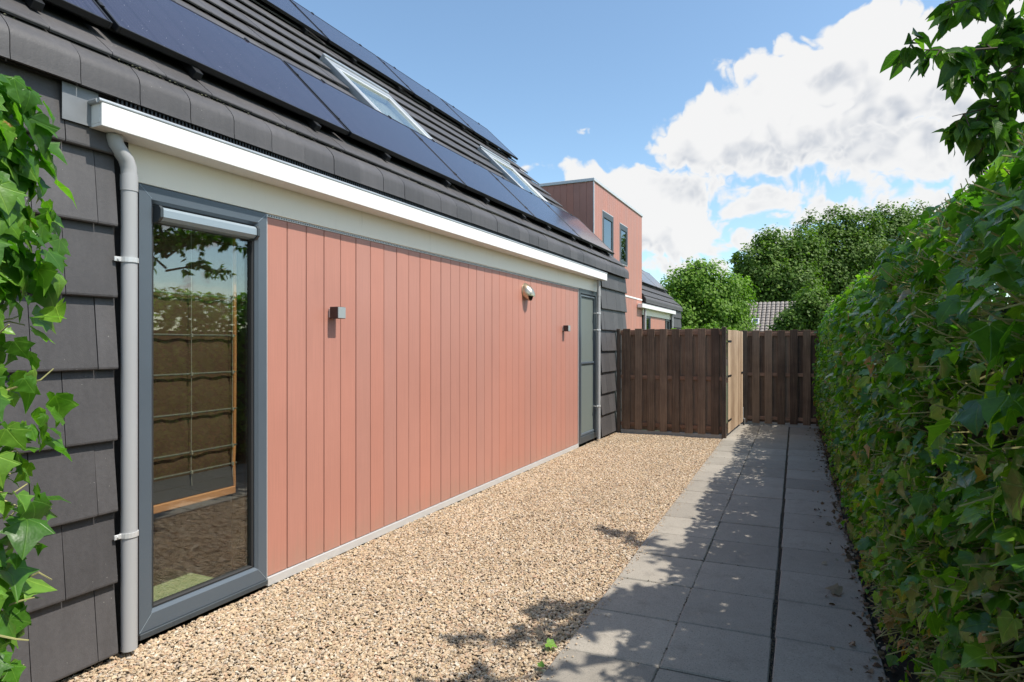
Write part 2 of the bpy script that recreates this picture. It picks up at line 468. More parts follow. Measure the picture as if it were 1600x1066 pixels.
def mk_solar():
    m, N, p, out = material('solar_cells')
    P = pos(N)
    sp = N.n('ShaderNodeSeparateXYZ'); N.l(P, sp.inputs[0])
    fine = N.m('LESS_THAN', N.m('FRACT', N.m('MULTIPLY', sp.outputs[1], 36.0)), 0.10)
    cellg = N.m('LESS_THAN', N.m('FRACT', N.m('MULTIPLY', sp.outputs[1], 6.0)), 0.035)
    a = N.noise(P, 6, 5, 0.65)
    base = N.mix(a, (0.028, 0.026, 0.042), (0.046, 0.043, 0.066))
    base = N.mix(N.m('MULTIPLY', fine, 0.45), base, (0.11, 0.11, 0.14))
    base = N.mix(N.m('MULTIPLY', cellg, 0.6), base, (0.004, 0.004, 0.006))
    vo = N.n('ShaderNodeTexVoronoi'); N.l(P, vo.inputs['Vector']); vo.inputs['Scale'].default_value = 26
    dust = N.m('LESS_THAN', vo.outputs['Distance'], 0.055)
    base = N.mix(N.m('MULTIPLY', dust, 0.8), base, (0.42, 0.42, 0.40))
    N.l(base, p.inputs['Base Color'])
    N.l(N.m('MULTIPLY_ADD', a, 0.10, 0.07), p.inputs['Roughness'])
    p.inputs['Specular IOR Level'].default_value = 0.36
    return m
M['solar'] = mk_solar()

def mk_glass(name, refl=0.5, tint=(0.55, 0.57, 0.53)):
    m = bpy.data.materials.new(name); m.use_nodes = True
    m.node_tree.nodes.clear()
    N = NT(m.node_tree)
    out = N.n('ShaderNodeOutputMaterial')
    g = N.n('ShaderNodeBsdfGlossy'); g.inputs['Roughness'].default_value = 0.0
    g.inputs['Color'].default_value = (0.95, 0.97, 0.97, 1)
    wv = N.noise(pos(N), 1.6, 1, 0.4)
    b = N.n('ShaderNodeBump'); b.inputs['Strength'].default_value = 0.002; b.inputs['Distance'].default_value = 0.05
    N.l(wv, b.inputs['Height']); N.l(b.outputs[0], g.inputs['Normal'])
    t = N.n('ShaderNodeBsdfTransparent'); t.inputs[0].default_value = (*tint, 1)
    ge = N.n('ShaderNodeNewGeometry')
    dt = N.n('ShaderNodeVectorMath', operation='DOT_PRODUCT')
    N.l(ge.outputs['Incoming'], dt.inputs[0]); N.l(ge.outputs['Normal'], dt.inputs[1])
    sch = N.m('POWER', N.m('SUBTRACT', 1.0, N.m('ABSOLUTE', dt.outputs['Value'])), 5.0)
    f = N.m('ADD', N.m('MULTIPLY', sch, 0.9), refl, clamp=True)
    mx = N.n('ShaderNodeMixShader')
    N.l(f, mx.inputs[0]); N.l(t.outputs[0], mx.inputs[1]); N.l(g.outputs[0], mx.inputs[2])
    N.l(mx.outputs[0], out.inputs[0])
    return m
M['glass'] = mk_glass('coated_glass', 0.155, (0.86, 0.88, 0.84))
M['glass_dark'] = mk_glass('dark_glass', 0.22, (0.25, 0.27, 0.27))
M['screen'] = simple('screen_mesh', (0.135, 0.155, 0.140), 0.6, 0.05, 5, stretch=(1, 1, 30))

# ------------------------------------------------------------------ mesh helpers
class MB:
    def __init__(self):
        self.v = []; self.f = []
    def add(self, verts, faces):
        o = len(self.v)
        self.v += [tuple(p) for p in verts]
        self.f += [tuple(i + o for i in f) for f in faces]
        return self
    def box(self, x0, x1, y0, y1, z0, z1, c=0.0, mat=None):
        if x0 > x1: x0, x1 = x1, x0
        if y0 > y1: y0, y1 = y1, y0
        if z0 > z1: z0, z1 = z1, z0
        if c <= 0:
            v = [(x0, y0, z0), (x1, y0, z0), (x1, y1, z0), (x0, y1, z0), (x0, y0, z1), (x1, y0, z1), (x1, y1, z1), (x0, y1, z1)]
            f = [(0, 3, 2, 1), (4, 5, 6, 7), (0, 1, 5, 4), (1, 2, 6, 5), (2, 3, 7, 6), (3, 0, 4, 7)]
        else:
            lo = (x0, y0, z0); hi = (x1, y1, z1)
            c = min(c, 0.49 * (x1 - x0), 0.49 * (y1 - y0), 0.49 * (z1 - z0))
            idx = {}; v = []
            for s in range(8):
                sg = [(s >> k) & 1 for k in range(3)]
                for ax in range(3):
                    p = []
                    for k in range(3):
                        e = hi[k] if sg[k] else lo[k]
                        if k != ax: e += -c if sg[k] else c
                        p.append(e)
                    idx[(s, ax)] = len(v); v.append(tuple(p))
            f = []
            for ax in range(3):
                b, d = (ax + 1) % 3, (ax + 2) % 3
                for sd in (0, 1):
                    q = [(sd << ax) | (i << b) | (j << d) for i, j in ((0, 0), (1, 0), (1, 1), (0, 1))]
                    q = [idx[(s, ax)] for s in q]
                    f.append(tuple(q) if sd else tuple(reversed(q)))
            for ax in range(3):                      # edges along ax
                b, d = (ax + 1) % 3, (ax + 2) % 3
                for i, j in ((0, 0), (1, 0), (1, 1), (0, 1)):
                    s0 = (i << b) | (j << d); s1 = s0 | (1 << ax)
                    q = (idx[(s0, b)], idx[(s1, b)], idx[(s1, d)], idx[(s0, d)])
                    f.append(q if (i ^ j) else tuple(reversed(q)))
            for s in range(8):
                q = (idx[(s, 0)], idx[(s, 1)], idx[(s, 2)])
                par = bin(s).count('1') % 2
                f.append(q if par else tuple(reversed(q)))
        if mat is not None:
            v = [tuple(mat @ Vector(p)) for p in v]
        return self.add(v, f)
    def tube(self, pts, r, n=8, caps=True):
        pts = [Vector(p) for p in pts]
        if not isinstance(r, (list, tuple)): r = [r] * len(pts)
        rings = []
        up = Vector((0.13, 0.21, 0.97))
        v = []; f = []
        prev = None
        for i, p in enumerate(pts):
            d = (pts[min(i + 1, len(pts) - 1)] - pts[max(i - 1, 0)])
            if d.length < 1e-9: d = Vector((0, 0, 1))
            d.normalize()
            if prev is None:
                a = d.orthogonal().normalized()
            else:
                a = (prev - d * prev.dot(d))
                a = a.normalized() if a.length > 1e-6 else d.orthogonal().normalized()
            prev = a
            b = d.cross(a)
            for k in range(n):
                t = 2 * math.pi * k / n
                v.append(p + (a * math.cos(t) + b * math.sin(t)) * r[i])
        for i in range(len(pts) - 1):
            for k in range(n):
                k2 = (k + 1) % n
                f.append((i * n + k, i * n + k2, (i + 1) * n + k2, (i + 1) * n + k))
        if caps:
            f.append(tuple(reversed(range(n))))
            f.append(tuple(range((len(pts) - 1) * n, len(pts) * n)))
        return self.add(v, f)
    def prism(self, prof, y0, y1):
        """profile of (x, z) points extruded along Y"""
        n = len(prof)
        v = [(x, y0, z) for x, z in prof] + [(x, y1, z) for x, z in prof]
        f = [(i, (i + 1) % n, n + (i + 1) % n, n + i) for i in range(n)]
        f += [tuple(reversed(range(n))), tuple(range(n, 2 * n))]
        return self.add(v, f)
    def mesh(self, name, mat, smooth=False, recalc=True):
        me = bpy.data.meshes.new(name)
        me.from_pydata(self.v, [], self.f)
        me.materials.append(mat)
        if recalc:
            bm = bmesh.new(); bm.from_mesh(me)
            bmesh.ops.recalc_face_normals(bm, faces=bm.faces)
            bm.to_mesh(me); bm.free()
        if smooth:
            me.shade_smooth()
            me.set_sharp_from_angle(angle=R(40))
        me.update()
        return me
    def build(self, name, mat, parent=None, smooth=False):
        return link(name, self.mesh(name, mat, smooth), parent)

BASE = {}
def link(name, mesh, parent=None, matrix=None):
    o = bpy.data.objects.new(name, mesh)
    COL.objects.link(o)
    if parent is not None:
        o.parent = parent
        r = parent
        o.matrix_parent_inverse = Matrix.Translation(-BASE[parent.name]) if parent.name in BASE else Matrix.Identity(4)
    if matrix is not None:
        o.matrix_basis = matrix
    return o
def thing(name, loc, label, cat, group=None):
    o = bpy.data.objects.new(name, None)
    COL.objects.link(o)
    o.location = loc
    o.empty_display_size = 0.2
    BASE[o.name] = Vector(loc)
    o['label'] = label; o['category'] = cat
    if group: o['group'] = group
    return o
def tag(o, label, cat, group=None):
    o['label'] = label; o['category'] = cat
    if group: o['group'] = group
    return o
def struct(o):
    o['kind'] = 'structure'; return o
def stuff(o):
    o['kind'] = 'stuff'; return o
def frame_mat(o, e1, e2, e3):
    m = Matrix.Identity(4)
    for i in range(3):
        m[i][0] = e1[i]; m[i][1] = e2[i]; m[i][2] = e3[i]; m[i][3] = o[i]
    return m

# ------------------------------------------------------------------ ground, gravel and path
PTH = R(1.28)                         # the path runs 1.28 degrees off the wall line
PD = Vector((-math.sin(PTH), math.cos(PTH), 0))
PN = Vector((math.cos(PTH), math.sin(PTH), 0))
def pp(s, L, z=0.0):
    return Vector((CAM.x, 0, 0)) + PD * s + PN * L + Vector((0, 0, z))
PMAT = frame_mat(pp(0, 0), PD, -PN, Vector((0, 0, 1)))   # local x along path, y to the left, z up

g = MB().add([(-600, -300, -0.06), (600, -300, -0.06), (600, 900, -0.06), (-600, 900, -0.06)], [(0, 1, 2, 3)]).build('ground', M['lawn'])
struct(g)
gb = MB()
def edge_x(y): return pp(y, -1.092).x
gb.add([(-0.02, -2, -0.028), (edge_x(-2) + 0.02, -2, -0.028), (edge_x(10.2) + 0.02, 10.2, -0.028), (-0.02, 10.2, -0.028)], [(0, 1, 2, 3)])
struct(gb.build('gravel_bed', M['soil']))
path = MB()
path.box(-3, 14, -1.6, 1.09, -0.05, -0.018, mat=PMAT)
path = struct(path.build('path', M['sand']))
slab = MB().box(0, 0.4955, 0, 0.4945, -0.042, 0, 0.006)
slab_me = slab.mesh('paving_slab', M['paving'])
for c, L in enumerate((-1.092 - 0.020, -0.615, -0.101)):
    for k in range(-14, 16):
        s = 4.353 + 0.503 * k + (0.0, 0.0, 0.012)[c]
        if s < -2.6 or s > 11.9: continue
        jit = random.uniform(-0.0025, 0.0025)
        o = pp(s, L + jit, random.uniform(-0.003, 0.003))
        rot = random.uniform(-0.004, 0.004) + (-0.012 if c == 2 else 0)
        e1 = (PN * math.cos(rot) + PD * math.sin(rot)); e2 = (PD * math.cos(rot) - PN * math.sin(rot))
        tilt = Vector((random.uniform(-0.002, 0.002), random.uniform(-0.002, 0.002), 1)).normalized()
        mt = frame_mat(o, e1, e2, tilt)
        if c == 0:
            mt = mt @ Matrix.Diagonal((0.497 / 0.497, 1, 1, 1))
        link('paving_slab', slab_me, path, mt)
# crumbs of sand and moss in the joints
jd = MB()
for i in range(2600):
    if i % 4 == 0:
        s_ = 4.353 + 0.503 * random.randint(-7, 15) - 0.004; L_ = random.uniform(-1.09, 0.38)
    else:
        s_ = random.uniform(0.8, 11.8); L_ = (-0.109, -0.109, -0.618)[i % 3] + random.gauss(0, 0.005)
    p = pp(s_ + random.gauss(0, 0.003), L_, -0.008 + random.uniform(-0.003, 0.010))
    r_ = random.uniform(0.002, 0.006)
    jd.add([tuple(p + Vector(q) * r_) for q in ((1, 0, 0), (-1, 0.2, 0), (0, 1.3, 0), (0.1, -1.4, 0), (0, 0, 0.8), (0.1, 0, -1))],
           [(0, 2, 4), (2, 1, 4), (1, 3, 4), (3, 0, 4), (2, 0, 5), (1, 2, 5), (3, 1, 5), (0, 3, 5)])
stuff(jd.build('joint_crumbs', simple('joint_crumb', (0.10, 0.085, 0.055), 0.95, 0.5, 90), path))
# stray pebbles spilled over the path edge
sp_ = MB()
for i in range(420):
    s_ = random.uniform(0.9, 9.9)
    p = pp(s_, -1.10 + abs(random.gauss(0, 0.035)), 0.004)
    r_ = random.uniform(0.004, 0.008)
    a_ = random.uniform(0, 6.28); ca0, sa0 = math.cos(a_), math.sin(a_)
    sp_.add([tuple(p + Vector((q[0] * ca0 - q[1] * sa0, q[0] * sa0 + q[1] * ca0, q[2])) * r_) for q in ((1, 0, 0), (-1.1, 0.2, 0), (0, 0.8, 0.1), (0.1, -0.9, 0), (0.1, 0, 0.6), (0.1, 0, -0.6))],
           [(0, 2, 4), (2, 1, 4), (1, 3, 4), (3, 0, 4), (2, 0, 5), (1, 2, 5), (3, 1, 5), (0, 3, 5)])
stuff(sp_.build('stray_pebbles', simple('stray_pebble', (0.47, 0.36, 0.25), 0.8, 0.5, 60), path))
# threshold slab strip by the fences
MB().box(12.0, 12.6, -0.5, 1.09, -0.045, -0.006, 0.004, mat=PMAT).build('threshold', M['concrete'], path)

def gravel_nodes():
    ng = bpy.data.node_groups.new('gravel_scatter', 'GeometryNodeTree')
    ng.interface.new_socket('Geometry', in_out='INPUT', socket_type='NodeSocketGeometry')
    ng.interface.new_socket('Geometry', in_out='OUTPUT', socket_type='NodeSocketGeometry')
    nn = ng.nodes
    gi = nn.new('NodeGroupInput'); go = nn.new('NodeGroupOutput')
    L = ng.links.new
    join = nn.new('GeometryNodeJoinGeometry')
    for k, (dens, zoff, seed, sx) in enumerate(((6200, 0.0, 3, 0.76), (3900, 0.005, 11, 0.76), (330, 0.008, 29, 1.1))):
        ds = nn.new('GeometryNodeDistributePointsOnFaces')
        ds.inputs['Density'].default_value = dens
        ds.inputs['Seed'].default_value = seed
        L(gi.outputs[0], ds.inputs['Mesh'])
        ico = nn.new('GeometryNodeMeshIcoSphere')
        ico.inputs['Radius'].default_value = 0.0088
        ico.inputs['Subdivisions'].default_value = 2
        nz = nn.new('ShaderNodeTexNoise'); nz.inputs['Scale'].default_value = 75 + 17 * k
        nz.inputs['Detail'].default_value = 1
        pz = nn.new('GeometryNodeInputPosition')
        ad = nn.new('ShaderNodeVectorMath'); ad.operation = 'ADD'; ad.inputs[1].default_value = (k * 0.37, k * 0.11, 0)
        L(pz.outputs[0], ad.inputs[0]); L(ad.outputs[0], nz.inputs['Vector'])
        sub = nn.new('ShaderNodeVectorMath'); sub.operation = 'SUBTRACT'; sub.inputs[1].default_value = (0.5, 0.5, 0.5)
        L(nz.outputs['Color'], sub.inputs[0])
        sc = nn.new('ShaderNodeVectorMath'); sc.operation = 'SCALE'; sc.inputs['Scale'].default_value = 0.019
        L(sub.outputs[0], sc.inputs[0])
        sp = nn.new('GeometryNodeSetPosition')
        L(ico.outputs[0], sp.inputs['Geometry']); L(sc.outputs[0], sp.inputs['Offset'])
        sm = nn.new('GeometryNodeSetMaterial'); sm.inputs['Material'].default_value = M['gravel']
        L(sp.outputs[0], sm.inputs[0])
        rr = nn.new('FunctionNodeRandomValue'); rr.data_type = 'FLOAT_VECTOR'
        rr.inputs[0].default_value = (-0.6, -0.6, 0); rr.inputs[1].default_value = (0.6, 0.6, 6.283)
        rs = nn.new('FunctionNodeRandomValue'); rs.data_type = 'FLOAT_VECTOR'
        rs.inputs[0].default_value = (0.75 * sx, 0.55 * sx, 0.4 * sx); rs.inputs[1].default_value = (1.6 * sx, 1.15 * sx, 0.85 * sx)
        rs.inputs['Seed'].default_value = 5 + k
        io = nn.new('GeometryNodeInstanceOnPoints')
        L(ds.outputs['Points'], io.inputs['Points']); L(sm.outputs[0], io.inputs['Instance'])
        L(rr.outputs[0], io.inputs['Rotation']); L(rs.outputs[0], io.inputs['Scale'])
        tr = nn.new('GeometryNodeTransform'); tr.inputs['Translation'].default_value = (0, 0, zoff)
        L(io.outputs[0], tr.inputs[0])
        L(tr.outputs[0], join.inputs[0])
    L(join.outputs[0], go.inputs[0])
    return ng
gy = []
verts = []; faces = []
ny = 24
for i in range(ny + 1):
    y = 0.9 + (10.05 - 0.9) * i / ny
    x1 = edge_x(y) + 0.012
    for j in range(5):
        x = 0.012 + (x1 - 0.012) * j / 4
        zz = -0.018 + 0.012 * mnoise.noise(Vector((x * 1.7, y * 1.7, 0.3)))
        verts.append((x, y, zz))
for i in range(ny):
    for j in range(4):
        a = i * 5 + j
        faces.append((a, a + 1, a + 6, a + 5))
gv = MB().add(verts, faces).build('gravel', M['gravel'])
stuff(gv)
gv['label'] = 'beige and brown gravel strip between wall and paved path'
md = gv.modifiers.new('scatter', 'NODES'); md.node_group = gravel_nodes()

# ------------------------------------------------------------------ house construction helpers
SL = 0.975
ANG = math.atan(SL)
CA, SA = math.cos(ANG), math.sin(ANG)
E_UP = Vector((-CA, 0, SA)); E_OUT = Vector((SA, 0, CA)); EY = Vector((0, 1, 0))
def roof_pt(D, y, off=-0.193, xo=0.0):
    return Vector((3.25 - D + xo, y, SL * D + off))
TW = 0.265; TEX = 0.353
tile_b = MB()
# a flat concrete tile: slab with side lap rib and rounded nose, underside at z = 0
w = TW - 0.0035
prof = [(0.0, 0.0), (0.0, 0.011), (0.004, 0.016), (0.012, 0.018), (0.42, 0.016), (0.42, 0.0)]
vv = [(0, y, z) for y, z in prof] + [(w, y, z) for y, z in prof]
nn_ = len(prof)
ff = [(i, (i + 1) % nn_, nn_ + (i + 1) % nn_, nn_ + i) for i in range(nn_)] + [tuple(range(nn_)), tuple(range(nn_, 2 * nn_))]
tile_b.add(vv, ff)
tile_me = tile_b.mesh('tile', M['tile'])
half_b = MB().add([(x * 0.5, y, z) for x, y, z in vv], ff)
half_me = half_b.mesh('tile_half', M['tile'])
TILT = math.asin(0.034 / TEX)
def tile_matrix(o, up, out, width=1.0, jz=None):
    j = random.uniform(-0.006, 0.006)
    t = TILT + random.uniform(-0.004, 0.004)
    e2 = up * math.cos(t) - out * math.sin(t)
    e3 = out * math.cos(t) + up * math.sin(t)
    e1 = (EY + up * j * 0.6).normalized()
    m = frame_mat(o + out * (0.038 + random.uniform(-0.0015, 0.0015)), e1, e2, e3)
    if width != 1.0: m = m @ Matrix.Diagonal((width, 1, 1, 1))
    return m
def add_tile(mb, mt):
    mb.add([tuple(mt @ Vector(p)) for p in vv], ff)

def tile_course(parent, rest, o_fn, up, out, y0, y1, shift, visible):
    """one course of tiles from y0 to y1 (ends cut), anchored at y1"""
    edges = [y1]
    e = y1 - (TW if shift else TW * 0.5 + 0.0)
    # cut tile at the end of every second course
    if not shift: e = y1 - 0.089
    else: e = y1 - 0.224
    while e > y0 + 0.03:
        edges.append(e); e -= TW
    edges.append(y0)
    for a, b in zip(edges[1:], edges[:-1]):
        wdt = (b - a)
        if wdt < 0.02: continue
        mt = tile_matrix(o_fn(a), up, out, wdt / TW)
        if visible(a, b):
            link('tile', tile_me, parent, mt)
        else:
            add_tile(rest, mt)

def knee_profile(xo):
    # vertical apron, rounded crease, then up the slope
    xf = 0.118 + xo
    pts = [(xf + 0.004, 2.765), (xf, 2.80), (xf, 2.868), (xf - 0.008, 2.898), (xf - 0.028, 2.926)]
    p = Vector((xf - 0.028, 0, 2.926))
    q = p + E_UP * 0.26
    outer = pts + [(q.x, q.z)]
    inner = [(q.x - SA * 0.016, q.z - CA * 0.016), (p.x - 0.018, p.z - 0.012), (xf - 0.020, 2.865), (xf - 0.018, 2.80), (xf - 0.014, 2.765)]
    return outer + inner

# ------------------------------------------------------------------ the house
YS, YE = -1.6, 10.70
house = thing('house', (-3.4, 4.5, 0), 'long house with dark tiled roof and terracotta board wall beside the gravel', 'house')
# masonry shell with openings for the two tall windows
wl = MB()
X0, X1 = -0.32, -0.035
for (a, b, z0, z1) in ((YS, 2.005, -0.05, 2.80), (2.815, 8.375, -0.05, 2.80), (9.195, YE - 0.05, -0.05, 2.80), (2.005, 2.815, 2.39, 2.80), (8.375, 9.195, 2.39, 2.80)):
    wl.box(X0, X1, a, b, z0, z1)
# gable ends and back wall
for y in (YS + 0.02, YE - 0.30):
    pr = [(-6.2, -0.05), (-0.33, -0.05), (-0.33, 2.80), (-2.95, 5.55), (-6.2, 2.80)]
    wl.prism(pr, y, y + 0.24)
wl.box(-6.2, -6.02, YS + 0.02, YE - 0.06, -0.05, 2.80)
wl.build('wall', M['brick'], house)
inn = MB()
inn.box(-5.0, -0.33, YS + 0.4, YE - 0.4, -0.04, 0.040)
inn.box(-0.3295, -0.078, 2.007, 2.813, -0.04, 0.040)
inn.build('interior_floor', M['floor_in'], house)
inn = MB()
inn.box(-4.6, -4.5, YS + 0.4, YE - 0.4, 0.041, 2.55)
inn.box(-4.49, -0.33, 5.0, 5.1, 0.041, 2.55)
inn.box(-4.49, -0.33, 0.6, 0.7, 0.041, 2.55)
inn.box(-4.6, -0.33, YS + 0.4, YE - 0.4, 2.56, 2.62)
inn.build('interior_wall', M['plaster'], house)

# tile hung walls
def tile_wall(parent, xo, y0, y1, visible, nrows=8, backname='tile_backing'):
    b = MB().box(-0.034 + xo, 0.030 + xo, y0, y1 - 0.012, -0.04, 2.86)
    back = b.build(backname, M['tile_back'], parent)
    rest = MB()
    for k in range(nrows):
        z = 0.02 + TEX * k
        tile_course(back, rest, lambda y, z=z: Vector((0.026 + xo, y, z)), Vector((0, 0, 1)), Vector((1, 0, 0)), y0, y1, k % 2 == 1,
                    lambda a, b, z=z: visible(a, b, z))
    if rest.v:
        stuff(rest.build('tiles', M['tile'], back))
    return back
tile_wall(house, 0.0, YS, 1.873, lambda a, b, z: b > 1.25 and z < 2.45)
tile_wall(house, 0.0, 9.27, YE, lambda a, b, z: True)
kp = knee_profile(0.0)
knee_b = MB().prism(kp, 0, TW - 0.0035)
knee_me = knee_b.mesh('tile_knee', M['tile'], smooth=True)
# roof deck and courses
roof = MB()
rd0 = roof_pt(3.16, 0, -0.20); rd1 = roof_pt(6.22, 0, -0.20)
roof.prism([(rd0.x, rd0.z), (rd1.x, rd1.z), (rd1.x - 3.05, rd0.z - 0.1), (rd1.x - 3.05, rd0.z - 0.22), (rd1.x, rd1.z - 0.12), (rd0.x, rd0.z - 0.12)], YS, YE - 0.02)
roof = roof.build('roof', M['tile_back'], house)
krest = MB()
y = YE
k = 0
while y > YS:
    a = y - TW
    mt = Matrix.Translation((random.uniform(-0.002, 0.002), a, random.uniform(-0.002, 0.002)))
    if y > 0.9:
        link('tile', knee_me, roof, mt)
    else:
        krest.add([tuple(mt @ Vector(p)) for p in knee_b.v], knee_b.f)
    y = a
rrest = MB()
ncourse = 12
SKY = [(4.92, 5.98, 4.90), (8.30, 9.30, 4.95)]       # roof windows: y0, y1, D of the top edge
for k in range(ncourse):
    D = 3.232 + k * TEX * CA
    def vis(a, b, D=D, k=k):
        if b < 1.1: return False
        if k <= 1: return True
        if D > 3.75 and D < 5.3 and b > 3.2: 
            return True
        return b > 10.3 and D < 6.2
    def o_fn(y, D=D): return roof_pt(D, y)
    # leave the roof windows open
    segs = [(YS, YE)]
    for (sy0, sy1, sD) in SKY:
        if sD - 1.42 * CA - 0.28 < D < sD + 0.02:
            ns = []
            for (a, b) in segs:
                if sy0 > a and sy1 < b: ns += [(a, sy0 - 0.03), (sy1 + 0.03, b)]
                else: ns.append((a, b))
            segs = ns
    for (a, b) in segs:
        tile_course(roof, rrest, o_fn, E_UP, E_OUT, a, b, k % 2 == 1, vis)
rest_all = MB(); rest_all.add(krest.v, krest.f); rest_all.add(rrest.v, rrest.f)
stuff(rest_all.build('tiles', M['tile'], roof))
rg = MB()
for k in range(31):
    yy = YS + 0.4 * k
    rp = roof_pt(6.22, 0, -0.16)
    pts = []
    rg.tube([(rp.x, yy, rp.z - 0.02), (rp.x, yy + 0.385, rp.z - 0.01)], [0.075, 0.068], 10)
stuff(rg.build('ridge_caps', M['tile'], roof))

mo = MB()
for i in range(900):
    y = random.uniform(0.9, YE - 0.1)
    if mnoise.noise(Vector((y * 2.5, 0.3, 0))) < -0.1: continue
    p = roof_pt(3.232, y) + E_OUT * random.uniform(0.012, 0.045) - E_UP * random.uniform(-0.004, 0.008)
    r_ = random.uniform(0.002, 0.0055)
    mo.add([tuple(p + Vector(q) * r_) for q in ((1, 0, 0), (-1, 0.2, 0), (0, 1.3, 0), (0.1, -1.4, 0), (0, 0, 1), (0.1, 0, -1))],
           [(0, 2, 4), (2, 1, 4), (1, 3, 4), (3, 0, 4), (2, 0, 5), (1, 2, 5), (3, 1, 5), (0, 3, 5)])
stuff(mo.build('moss', simple('moss', (0.16, 0.155, 0.10), 0.95, 0.4, 60), roof))

# roof windows
def skylight(y0, y1, Dtop, parent):
    length = 1.36
    o = roof_pt(Dtop - length * CA, y0, -0.193)
    m = frame_mat(o, EY, E_UP, E_OUT)
    wdt = y1 - y0
    f = MB()
    for (a, b, c, d) in ((0, 0.07, 0, length), (wdt - 0.07, wdt, 0, length), (0.0705, wdt - 0.0705, 0, 0.08), (0.0705, wdt - 0.0705, length - 0.11, length)):
        f.box(a, b, c, d, -0.02, 0.095, 0.006, mat=m)
    sk = f.build('roof_window', M['zinc'], parent)
    s = MB()
    for (a, b, c, d) in ((0.075, 0.12, 0.085, length - 0.115), (wdt - 0.12, wdt - 0.075, 0.085, length - 0.115), (0.1205, wdt - 0.1205, 0.085, 0.13), (0.1205, wdt - 0.1205, length - 0.16, length - 0.115)):
        s.box(a, b, c, d, 0.0, 0.088, 0.004, mat=m)
    s.build('sash', M['alu'], sk)
    MB().box(0.121, wdt - 0.121, 0.131, length - 0.161, 0.062, 0.070, mat=m).build('pane', M['glass'], sk)
    MB().box(0.08, wdt - 0.08, 0.09, length - 0.12, -0.015, -0.005, mat=m).build('blind', M['white'], sk)
    MB().box(-0.0, wdt, length + 0.002, length + 0.05, 0.02, 0.115, 0.01, mat=m).build('hood', M['zinc'], sk)
    return sk
for a in SKY: skylight(a[0], a[1], a[2], house)

# cladding boards
cl = MB().box(-0.034, -0.022, 2.80, 8.385, 0.0, 2.40).build('cladding', M['tile_back'], house)
BW = (8.375 - 2.815) / 34
bb = MB()
bz0, bz1 = 0.052, 2.378
cf = 0.0035
bwid = BW - 0.0050
bb.add([(-0.018, 0, bz0), (0 - cf, 0, bz0), (0, cf, bz0), (0, bwid - cf, bz0), (-cf, bwid, bz0), (-0.018, bwid, bz0),
        (-0.018, 0, bz1), (0 - cf, 0, bz1), (0, cf, bz1), (0, bwid - cf, bz1), (-cf, bwid, bz1), (-0.018, bwid, bz1)],
       [(i, (i + 1) % 6, 6 + (i + 1) % 6, 6 + i) for i in range(6)] + [tuple(range(6)), tuple(range(6, 12))])
board_me = bb.mesh('board', M['board'])
for k in range(34):
    link('board', board_me, cl, Matrix.Translation((random.uniform(-0.0012, 0.0012), 2.817 + k * BW, 0)))
st = MB()
st.box(-0.02, 0.012, 2.812, 8.378, -0.01, 0.046, 0.002)
st.build('base_strip', M['alu'], house)
st = MB().box(-0.021, 0.006, 2.812, 8.378, 2.380, 2.399, 0.002).build('vent_strip', M['alu'], house)
vs = MB()
for k in range(278):
    y = 2.82 + k * 0.02
    vs.box(0.0062, 0.0072, y, y + 0.010, 2.385, 2.394)
stuff(vs.build('vent_slots', M['hole'], st))
st = MB()
st.box(-0.02, 0.010, 2.800, 2.811, 0.0, 2.399, 0.002); st.build('corner_strip', M['alu'], house)
st = MB()
st.box(-0.02, 0.010, 8.379, 8.390, 0.0, 2.399, 0.002); st.build('corner_strip', M['alu'], house)

# fascia and gutter
MB().box(-0.03, 0.016, 1.955, 9.225, 2.400, 2.66, 0.003).build('fascia', M['cream'], house)
GY0, GY1 = 1.75, 9.27
gt = MB()
gt.box(0.018, 0.1498, GY0 + 0.0, GY1, 2.590, 2.604)
gt.box(0.150, 0.168, GY0 - 0.001, GY1 + 0.001, 2.588, 2.700, 0.003)
gt.box(0.018, 0.1495, GY0, GY0 + 0.016, 2.6045, 2.700, 0.002)
gt.box(0.018, 0.1495, GY1 - 0.016, GY1, 2.6045, 2.700, 0.002)
gt = gt.build('gutter', M['white'], house)
lip = MB()
lip.tube([(0.158, GY0 - 0.012, 2.706), (0.158, GY1 + 0.012, 2.706)], 0.013, 10)
lip.tube([(0.02, GY0 - 0.006, 2.706), (0.150, GY0 - 0.006, 2.706)], 0.012, 10)
lip.tube([(0.02, GY1 + 0.006, 2.706), (0.150, GY1 + 0.006, 2.706)], 0.012, 10)
lip.build('zinc_edge', M['zinc'], gt, smooth=True)
for yj in (4.26, 6.77):
    MB().box(0.1682, 0.1700, yj, yj + 0.035, 2.589, 2.692, 0.0008).build('joint_cover', M['white'], gt)
    MB().tube([(0.158, yj - 0.02, 2.706), (0.158, yj + 0.05, 2.706)], 0.0145, 10).build('edge_joint', M['zinc'], gt)
MB().box(0.03, 0.148, GY0 + 0.02, GY1 - 0.02, 2.640, 2.648).build('zinc_tray', M['zinc'], gt)
cb = MB()
for k in range(360):
    y = GY0 + 0.10 + k * 0.0205
    if y > GY1 - 0.05: break
    cb.box(0.098, 0.108, y, y + 0.009, 2.70, 2.775)
stuff(cb.build('bird_comb', M['black'], gt))
# zinc flashing at the gutter end
MB().box(0.0835, 0.0865, 1.63, 1.78, 2.592, 2.762).build('flashing', simple('lead_flashing', (0.20, 0.21, 0.22), 0.5, 0.25, 9, metal=0.2), house)

